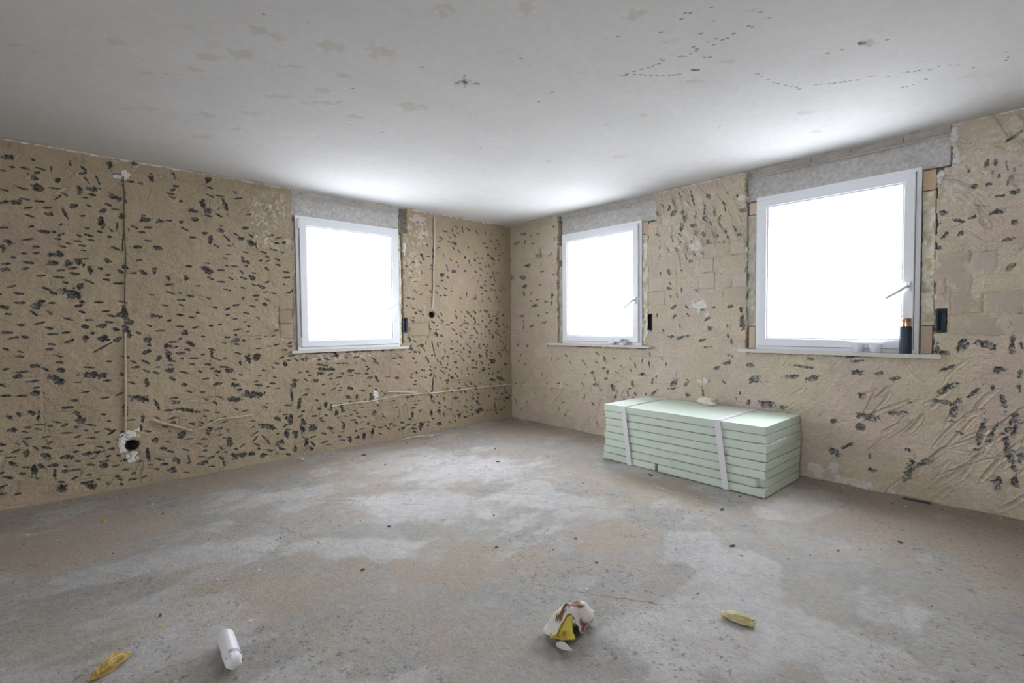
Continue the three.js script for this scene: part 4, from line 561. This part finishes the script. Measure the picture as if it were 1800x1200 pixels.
const crumpled = (w, h, d, seed, amp) => shape(new THREE.SphereGeometry(1, 26, 18), (v) => { const k = 1 + amp * n3(v.x * 2.6 + seed, v.y * 2.6, v.z * 2.6) + amp * 0.5 * n3(v.x * 6 + seed, v.y * 6, v.z * 6); v.set(v.x * w / 2 * k, (Math.max(v.y * k, -0.75) + 0.75) * h / 1.75, v.z * d / 2 * k); }, { crease: 0.5, color: (x, y, z) => { const q = n3(x * 1.6 + seed, y * 1.6, z * 1.6); return q > 0.25 ? [0.62, 0.5, 0.3] : q < -0.3 ? [0.58, 0.55, 0.48] : [0.72, 0.68, 0.6]; } });
const vc = std({ vertexColors: true, roughness: 0.8 });
{ const o = one('foam_scrap', crumpled(0.15, 0.06, 0.07, 4, 0.65), vc, 'pale crumpled foam scrap lying on the topmost green board by the wall', 'scrap'); o.position.set(-0.115, 0.4826, 2.60); o.rotation.y = 1.45; }

// ---------------------------------------------------------------- things on the sills
{
  const o = thing('vacuum_flask', 'dark blue vacuum flask with copper neck on the sill above the green boards', 'flask', [-0.034, 0.9665, 3.902]);
  const lathe = (p, s = 40) => new THREE.LatheGeometry(p.map((q) => new THREE.Vector2(...q)), s);
  part('body', lathe([[0.0005, 0], [0.031, 0], [0.0335, 0.003], [0.0335, 0.172], [0.0325, 0.177], [0.029, 0.181]]), std({ color: lin(0.028, 0.05, 0.075), roughness: 0.55 }), o);
  const cu = std({ color: lin(0.72, 0.45, 0.34), metalness: 0.9, roughness: 0.28 });
  part('neck', lathe([[0.031, 0.179], [0.031, 0.202], [0.0285, 0.204]]), cu, o, 'copper coloured neck');
  part('cup', lathe([[0.0285, 0.203], [0.0285, 0.212], [0.0275, 0.214], [0.0285, 0.216], [0.0285, 0.228], [0.026, 0.231], [0.0005, 0.231]]), std({ color: lin(0.45, 0.25, 0.18), metalness: 0.85, roughness: 0.35 }), o, 'dull copper coloured cup');
}
{
  const o = thing('cup_tray', 'thin white moulded cup tray lying on the sill beside the flask', 'tray', [-0.036, 0.9663, 3.69]);
  const m = new THREE.MeshPhysicalMaterial({ color: lin(0.82, 0.83, 0.85), roughness: 0.4, transmission: 0.3, thickness: 0 });
  const rim = new THREE.Shape(); rim.moveTo(-0.038, -0.11); rim.lineTo(0.034, -0.105); rim.lineTo(0.036, 0.10); rim.lineTo(-0.04, 0.105); rim.closePath();
  for (const z of [-0.05, 0.05]) rim.holes.push(new THREE.Path().absellipse(0, z, 0.030, 0.040, 0, Math.PI * 2));
  part('rim', shape(new THREE.ExtrudeGeometry(rim, { depth: 0.007, bevelEnabled: false, curveSegments: 20 }).rotateX(-Math.PI / 2).scale(1, 1, -1).translate(0, 0.056, 0), (v) => { v.y += 0.006 * n3(v.x * 25, 2, v.z * 28) + 0.35 * Math.max(0, Math.abs(v.z) - 0.085); }, { crease: 0.6 }), m, o);
  for (const z of [-0.05, 0.05]) part('cup_well', shape(new THREE.LatheGeometry([[0.0005, 0.001], [0.020, 0.0005], [0.022, 0.004], [0.029, 0.058], [0.0275, 0.058], [0.0205, 0.006], [0.0005, 0.003]].map((p) => new THREE.Vector2(...p)), 28).scale(1, 1, 1.35).translate(0, 0, z), (v) => { v.x += 0.0012 * n3(v.z * 60, v.y * 40, 1); }, { crease: 0.7 }), m, o);
}
{ const o = one('paper_scrap', crumpled(0.09, 0.05, 0.04, 14, 0.6), std({ color: lin(0.72, 0.73, 0.76), roughness: 0.7 }), 'white crumpled paper on the sill of the window nearer the corner', 'paper'); o.position.set(-0.028, 0.9663, 1.54); o.rotation.y = 1.5; }
{ const g = shape(new THREE.TorusGeometry(0.022, 0.011, 10, 24, Math.PI * 1.5), (v) => { v.x *= 1.7; v.z *= 1.25; }, {}); const o = one('tape_ring', g.translate(0, 0.03, 0), std({ color: lin(0.42, 0.38, 0.40), roughness: 0.6 }), 'grey squashed tape ring beside the white paper on the sill', 'tape'); o.position.set(-0.028, 0.9683, 1.70); o.rotation.y = 1.45; }

// ---------------------------------------------------------------- rubbish on the floor
{
  const o = thing('plastic_tube', 'white plastic tube with a crumpled end lying on the floor at the left', 'tube', [-3.711, 0.003, 2.575], -0.06);
  o.scale.setScalar(0.82);
  const w = std({ color: lin(0.74, 0.73, 0.76), roughness: 0.4 });
  const wrinkle = (v) => { v.x += 0.0018 * n3(v.z * 40, v.y * 30, v.x * 30); v.y += 0.0012 * n3(v.z * 30 + 9, v.x * 40, 2); };
  part('sleeve', shape(new THREE.LatheGeometry([[0.0005, -0.128], [0.018, -0.127], [0.028, -0.121], [0.0325, -0.108], [0.034, -0.06], [0.034, 0.05], [0.0335, 0.075]].map((p) => new THREE.Vector2(...p)), 36).rotateX(Math.PI / 2).translate(0, 0.0345, 0), wrinkle), w, o);
  part('print_band', shape(new THREE.CylinderGeometry(0.0347, 0.0347, 0.018, 30, 2, true, -0.4, 2.2).rotateX(-Math.PI / 2).translate(0, 0.0345, 0.072), wrinkle), std({ color: lin(0.36, 0.38, 0.46), roughness: 0.5 }), o, 'grey blue printed band');
  part('crumpled_end', shape(new THREE.LatheGeometry([[0.0335, 0.075], [0.0335, 0.10], [0.030, 0.116], [0.022, 0.126], [0.010, 0.130], [0.0005, 0.129]].map((p) => new THREE.Vector2(...p)), 30).rotateX(Math.PI / 2).translate(0, 0.0345, 0), (v) => { const a = Math.atan2(v.y - 0.0345, v.x), k = sm(0.075, 0.11, v.z); v.x *= 1 - 0.14 * k * (0.5 + 0.5 * Math.sin(a * 5)); v.y = 0.0345 + (v.y - 0.0345) * (1 - 0.12 * k * (0.5 + 0.5 * Math.sin(a * 5 + 1))); }, { crease: 0.7 }), w, o);
  for (const [x, y, z] of [[-0.026, 0.05, 0.094], [0.026, 0.054, 0.09], [0.0305, 0.034, 0.112]]) part('dark_hole', new THREE.SphereGeometry(0.0042, 10, 8).scale(0.7, 1.4, 1).translate(x * 0.96, y, z), M.dark, o);
}
{
  // torn wrapper: a bent shell, open to the front, with a yellow lined flap lying before it
  const o = thing('torn_wrapper', 'crumpled white wrapper with brown patches and a torn yellow lining on the floor', 'wrapper', [-2.725, 0.003, 3.325], -0.74);
  o.scale.setScalar(1.12);
  const shell = (nu, nv, f, th, col, seed) => {
    const pos = [], idx = [], cl = [], P = (u, v, s) => { const p = f(u, v), e = 1e-3, a = f(u + e, v), b = f(u, v + e); const n = new THREE.Vector3().crossVectors(a.clone().sub(p), b.clone().sub(p)).normalize(); return p.addScaledVector(n, s * th); };
    for (const s of [0, 1]) for (let j = 0; j <= nv; j++) for (let i = 0; i <= nu; i++) { const p = P(i / nu, j / nv, s); pos.push(p.x, Math.max(p.y, 0.001), p.z); cl.push(...col(i / nu, j / nv, s, p)); }
    const q = (nu + 1) * (nv + 1), id = (i, j, s) => s * q + j * (nu + 1) + i;
    for (let j = 0; j < nv; j++) for (let i = 0; i < nu; i++) { idx.push(id(i, j, 0), id(i, j + 1, 0), id(i + 1, j, 0), id(i + 1, j, 0), id(i, j + 1, 0), id(i + 1, j + 1, 0)); idx.push(id(i, j, 1), id(i + 1, j, 1), id(i, j + 1, 1), id(i + 1, j, 1), id(i + 1, j + 1, 1), id(i, j + 1, 1)); }
    for (let i = 0; i < nu; i++) for (const j of [0, nv]) idx.push(id(i, j, 0), id(i + 1, j, 0), id(i, j, 1), id(i + 1, j, 0), id(i + 1, j, 1), id(i, j, 1));
    for (let j = 0; j < nv; j++) for (const i of [0, nu]) idx.push(id(i, j, 0), id(i, j, 1), id(i, j + 1, 0), id(i, j + 1, 0), id(i, j, 1), id(i, j + 1, 1));
    const g = new THREE.BufferGeometry(); g.setAttribute('position', new THREE.Float32BufferAttribute(pos, 3)); g.setAttribute('color', new THREE.Float32BufferAttribute(cl, 3)); g.setIndex(idx); return toCreasedNormals(g, 0.6);
  };
  const cr = (v, s, a) => { const f = 0.45 * a; v.x += f * n3(v.y * 120 + s, v.z * 120, v.x * 90); v.y += f * n3(v.z * 110, v.x * 120 + s, v.y * 100); v.x += a * n3(v.x * 45 + s, v.y * 45, v.z * 45); v.y += a * n3(v.y * 45 + s, v.z * 45, v.x * 45 + 7); v.z += a * n3(v.z * 45 + s, v.x * 45 + 3, v.y * 45); return v; };
  const wm = new THREE.MeshPhysicalMaterial({ vertexColors: true, roughness: 0.55, side: THREE.DoubleSide });
  // local x to the right of the viewer, local z towards the viewer
  part('paper_shell', shell(34, 22, (u, v) => {
    const x = mix(-0.085, 0.075, u), hgt = 0.05 + 0.045 * Math.sin(Math.PI * Math.min(1, u * 0.75 + 0.25) * 0.62), a = Math.PI * (0.02 + (0.80 + 0.12 * Math.sin(u * 9)) * v), end = 1 - 0.75 * Math.pow(Math.abs(u * 2 - 1), 4);
    return cr(new THREE.Vector3(x + 0.012 * Math.sin(v * 5), hgt * Math.sin(a) * end, -0.055 * Math.cos(Math.PI - a) * -1 * end - 0.02 + 0.03 * (u - 0.5) * -2 * 0.6), 5, 0.014);
  }, 0.0012, (u, v, s, p) => { const b = Math.hypot((u - 0.62) * 1.3, (v - 0.62) * 1.1) < 0.14 + 0.16 * vn(u * 14, v * 14) - 0.05 || Math.hypot((u - 0.42) * 1.4, (v - 0.80) * 1.3) < 0.10 + 0.16 * vn(u * 14, v * 14 + 5) || Math.hypot(u - 0.86, v - 0.9) < 0.08; return s === 0 && b || (s === 1 && b) ? [0.20, 0.075, 0.03] : [0.70, 0.67, 0.64]; }), wm, o, 'white paper with brown printed patches');
  part('yellow_lining', shell(18, 12, (u, v) => cr(new THREE.Vector3(mix(-0.075, 0.005, u), 0.012 + 0.035 * Math.pow(Math.abs(v - 0.55) * 1.8, 2) + 0.02 * (1 - v), mix(0.0, 0.075, v)), 9, 0.007), 0.001, (u, v) => vn(u * 9, v * 9) > 0.72 ? [0.38, 0.22, 0.03] : [0.70, 0.58, 0.10], 1), wm, o, 'bright yellow torn lining');
  part('torn_flap', shell(14, 8, (u, v) => cr(new THREE.Vector3(mix(-0.055, 0.03, u), 0.004 + 0.03 * v * (0.6 + 0.4 * Math.sin(u * 7)), 0.07 + 0.018 * Math.sin(u * 3.1) + 0.008 * v), 3, 0.005), 0.001, (u, v, s) => s ? [0.72, 0.69, 0.66] : [0.70, 0.67, 0.62], 2), wm, o);
}
const foamLump = (L, w, h, seed, c1, c2) => shape(new THREE.SphereGeometry(1, 48, 30), (v) => { const k = 1 + 0.34 * n3(v.x * 2.4 + seed, v.y * 2.4, v.z * 2.4) + 0.22 * n3(v.x * 6 + seed, v.y * 6, v.z * 6); v.set(v.x * L / 2 * k, (Math.max(-0.6, v.y * k) + 0.6) * h / 1.6, Math.sign(v.z) * Math.pow(Math.abs(v.z), 0.8) * w / 2 * k); }, { color: (x, y, z) => { const q = vn(x * 5 + seed, z * 5 + y * 4); const s = 0.85 + 0.3 * vn(x * 14, z * 14 + y * 9); return (q > 0.5 ? c1 : c2).map((e) => e * s); } });
const foamMat = std({ vertexColors: true, roughness: 0.9, bumpMap: rep(grainFine, 10), bumpScale: 0.003 });
const lay = (o, x, z, t, y = 0.002) => { o.position.set(x, y, z); o.rotation.y = t; return o; };
lay(one('foam_scrap', foamLump(0.115, 0.042, 0.03, 3, [0.66, 0.56, 0.28], [0.72, 0.64, 0.40]), foamMat, 'pale yellow foam scrap lying alone on the floor right of the wrapper', 'scrap'), -2.18, 3.72, -1.35);
lay(one('foam_scrap', foamLump(0.125, 0.04, 0.034, 8, [0.42, 0.27, 0.06], [0.56, 0.42, 0.16]), foamMat, 'brown yellow foam scrap on the floor left of the white tube', 'scrap'), -4.028, 2.357, 0.62);
lay(one('foam_crumb', foamLump(0.022, 0.014, 0.014, 1, [0.62, 0.42, 0.03], [0.62, 0.42, 0.03]), foamMat, 'bright yellow foam crumb on the floor near the left wall', 'crumb'), -3.983, 0.675, 0.4);
lay(one('foam_crumb', foamLump(0.014, 0.008, 0.008, 2, [0.62, 0.52, 0.2], [0.62, 0.52, 0.2]), foamMat, 'pale yellow foam crumb between the brown foam scrap and white tube', 'crumb'), -3.87, 2.184, 0.9);
lay(one('foam_crumb', foamLump(0.022, 0.012, 0.01, 6, [0.62, 0.54, 0.3], [0.62, 0.54, 0.3]), foamMat, 'pale foam crumb on the floor right of the green boards', 'crumb'), -1.202, 3.821, 0.2);
lay(one('plaster_crumb', foamLump(0.03, 0.02, 0.016, 9, [0.68, 0.62, 0.5], [0.7, 0.66, 0.58]), foamMat, 'pale plaster crumb at the foot of the left wall below the window', 'crumb'), -2.62, 0.12, 0.2);
one('straw', tube([[-1.02, 0.006, 2.66], [-1.03, 0.008, 2.72], [-1.045, 0.005, 2.80]], 0.0026, 10, 6), std({ color: lin(0.62, 0.55, 0.36), roughness: 0.7 }), 'pale straw lying on the floor before the green boards', 'straw');
// dark chips
const chipMat = std({ color: lin(0.07, 0.065, 0.06), roughness: 0.9 });
const chip = (L, w, h, s) => shape(segbox(L, h, w, 0.01, 0, h / 2, 0), (v) => { v.x += 0.25 * L * n3(v.z * 90 + s, v.y * 50, s); v.z += 0.3 * w * n3(v.x * 90 + s, 4, s); v.y *= 0.6 + 0.5 * vn(v.x * 60 + s, v.z * 60); }, { crease: 0.5 });
[[-1.10, 3.17, 0.034, 'dark flat chip on the floor before the right strap of the green boards'], [-0.80, 2.48, 0.034, 'dark flat chip on the floor under the gap of the bottom board'], [-2.153, 0.358, 0.04, 'dark chip on the floor near the left wall below the window'], [-1.153, 1.026, 0.022, 'small dark chip on the pale floor nearest the corner'], [-1.419, 1.377, 0.03, 'thin dark chip on the pale floor in the middle before the corner'], [-3.09, 2.32, 0.022, 'thin dark chip on the floor in the middle of the room'], [-3.86, 2.10, 0.02, 'tiny dark sliver on the floor above the brown foam scrap'], [-1.55, 3.43, 0.03, 'dark curled chip on the floor between the green boards and foam scrap'], [-0.86, 4.02, 0.024, 'dark chip on the brown floor right of the green boards'], [-2.75, 1.95, 0.018, 'tiny dark chip on the floor by the long crack'], [-2.2, 2.25, 0.018, 'thin dark chip on the floor before the green boards at the left']]
  .forEach(([x, z, L, lab], i) => lay(one('dark_chip', chip(L, L * 0.4, 0.006, i * 7 + 1), chipMat, lab, 'chip', 'dark chips on the floor'), x, z, i * 1.3));
one('metal_bar', shape(box(0.012, 0.012, 0.14).translate(-0.05, 0.008, 3.98), lumpy(0.002, 30, 2), { crease: 0.6 }), M.navy, 'short dark bar lying along the foot of the right wall', 'bar');
// cut cable ends on the floor under the hanging cable
one('cable_offcut', tube([[-1.62, 0.012, 0.10], [-1.5, 0.018, 0.085], [-1.38, 0.012, 0.10], [-1.26, 0.016, 0.14]], 0.009, 24, 6).scale(1, 0.7, 1), greyCable, 'flat grey cable offcut on the floor at the foot of the left wall', 'cable');
one('cable_offcut', tube([[-1.42, 0.012, 0.19], [-1.31, 0.014, 0.18], [-1.20, 0.016, 0.165]], 0.009, 20, 6).scale(1, 0.8, 1), plasterCable, 'thicker brown cable offcut lying in front of the flat grey one', 'cable');
// grit and rubble along the walls
{
  const R = rng(404), gs = [], base = [0, 1, 2].map((s) => shape(new THREE.IcosahedronGeometry(1, 0), (v) => { v.multiplyScalar(0.7 + 0.6 * vn(v.x * 3 + s * 9, v.y * 3 + v.z * 2)); }, { crease: 0.2, uv: false }));
  for (let i = 0; i < 900; i++) {
    const wall = R(), d = Math.pow(R(), 2.5) * 0.22 + 0.02, t = R(), s = 0.0018 + 0.006 * R() * R();
    let x, z; if (i < 520) { if (wall < 0.5) { x = -5.4 * t - 0.05; z = d; } else { x = -d; z = 5.8 * t + 0.05; } } else { x = -0.2 - 4.9 * R(); z = 0.2 + 5.2 * R(); }
    if (x > -0.73 && z > 1.9 && z < 3.35) continue;
    const g = base[i % 3].clone().scale(s * (0.8 + R()), s * 0.7, s * (0.8 + R())).rotateY(R() * 6).translate(x, s * 0.35 + 0.001, z), q = R(), c = q < 0.35 ? [0.09, 0.085, 0.08] : q < 0.75 ? [0.45, 0.36, 0.26] : [0.66, 0.63, 0.58];
    const a = new Float32Array(g.attributes.position.count * 3); for (let k = 0; k < a.length; k += 3) a.set(c, k); g.setAttribute('color', new THREE.BufferAttribute(a, 3)); gs.push(g);
  }
  const o = one('grit', mergeGeometries(gs), std({ vertexColors: true, roughness: 0.95 }), 'loose plaster grit and tiny rubble scattered over the floor', 'grit'); o.userData.kind = 'stuff';
}

structure('ground', box(90, 0.3, 90, 20, -3.4, -5), std({ color: lin(0.22, 0.22, 0.21), roughness: 0.95 }), 'overexposed open ground outside the windows', 'ground');
// ---------------------------------------------------------------- the neighbour's roof seen low through the window above the boards
{
  const o = thing('neighbour_house', 'overexposed house roof outside the window above the green boards', 'house', [9, -6, -1]);
  part('wall', box(7, 5.6, 9, 4, 2.8, -1.5), std({ color: lin(0.7, 0.68, 0.64), roughness: 0.9 }), o);
  const rm = std({ color: lin(0.50, 0.48, 0.46), roughness: 0.8 }), sl = Math.atan(0.36);
  const roof = part('roof', box(8.4, 0.16, 12.5).rotateX(-sl).translate(4, 6.35, -1.5), rm, o);
  for (let i = 0; i < 42; i++) part('roof_rib', box(0.07, 0.07, 12.5, 0, 0.115, 0).rotateX(-sl).translate(-0.1 + 0.2 * i, 6.35, -1.5), rm, roof);
}

renderer.render(scene, camera);
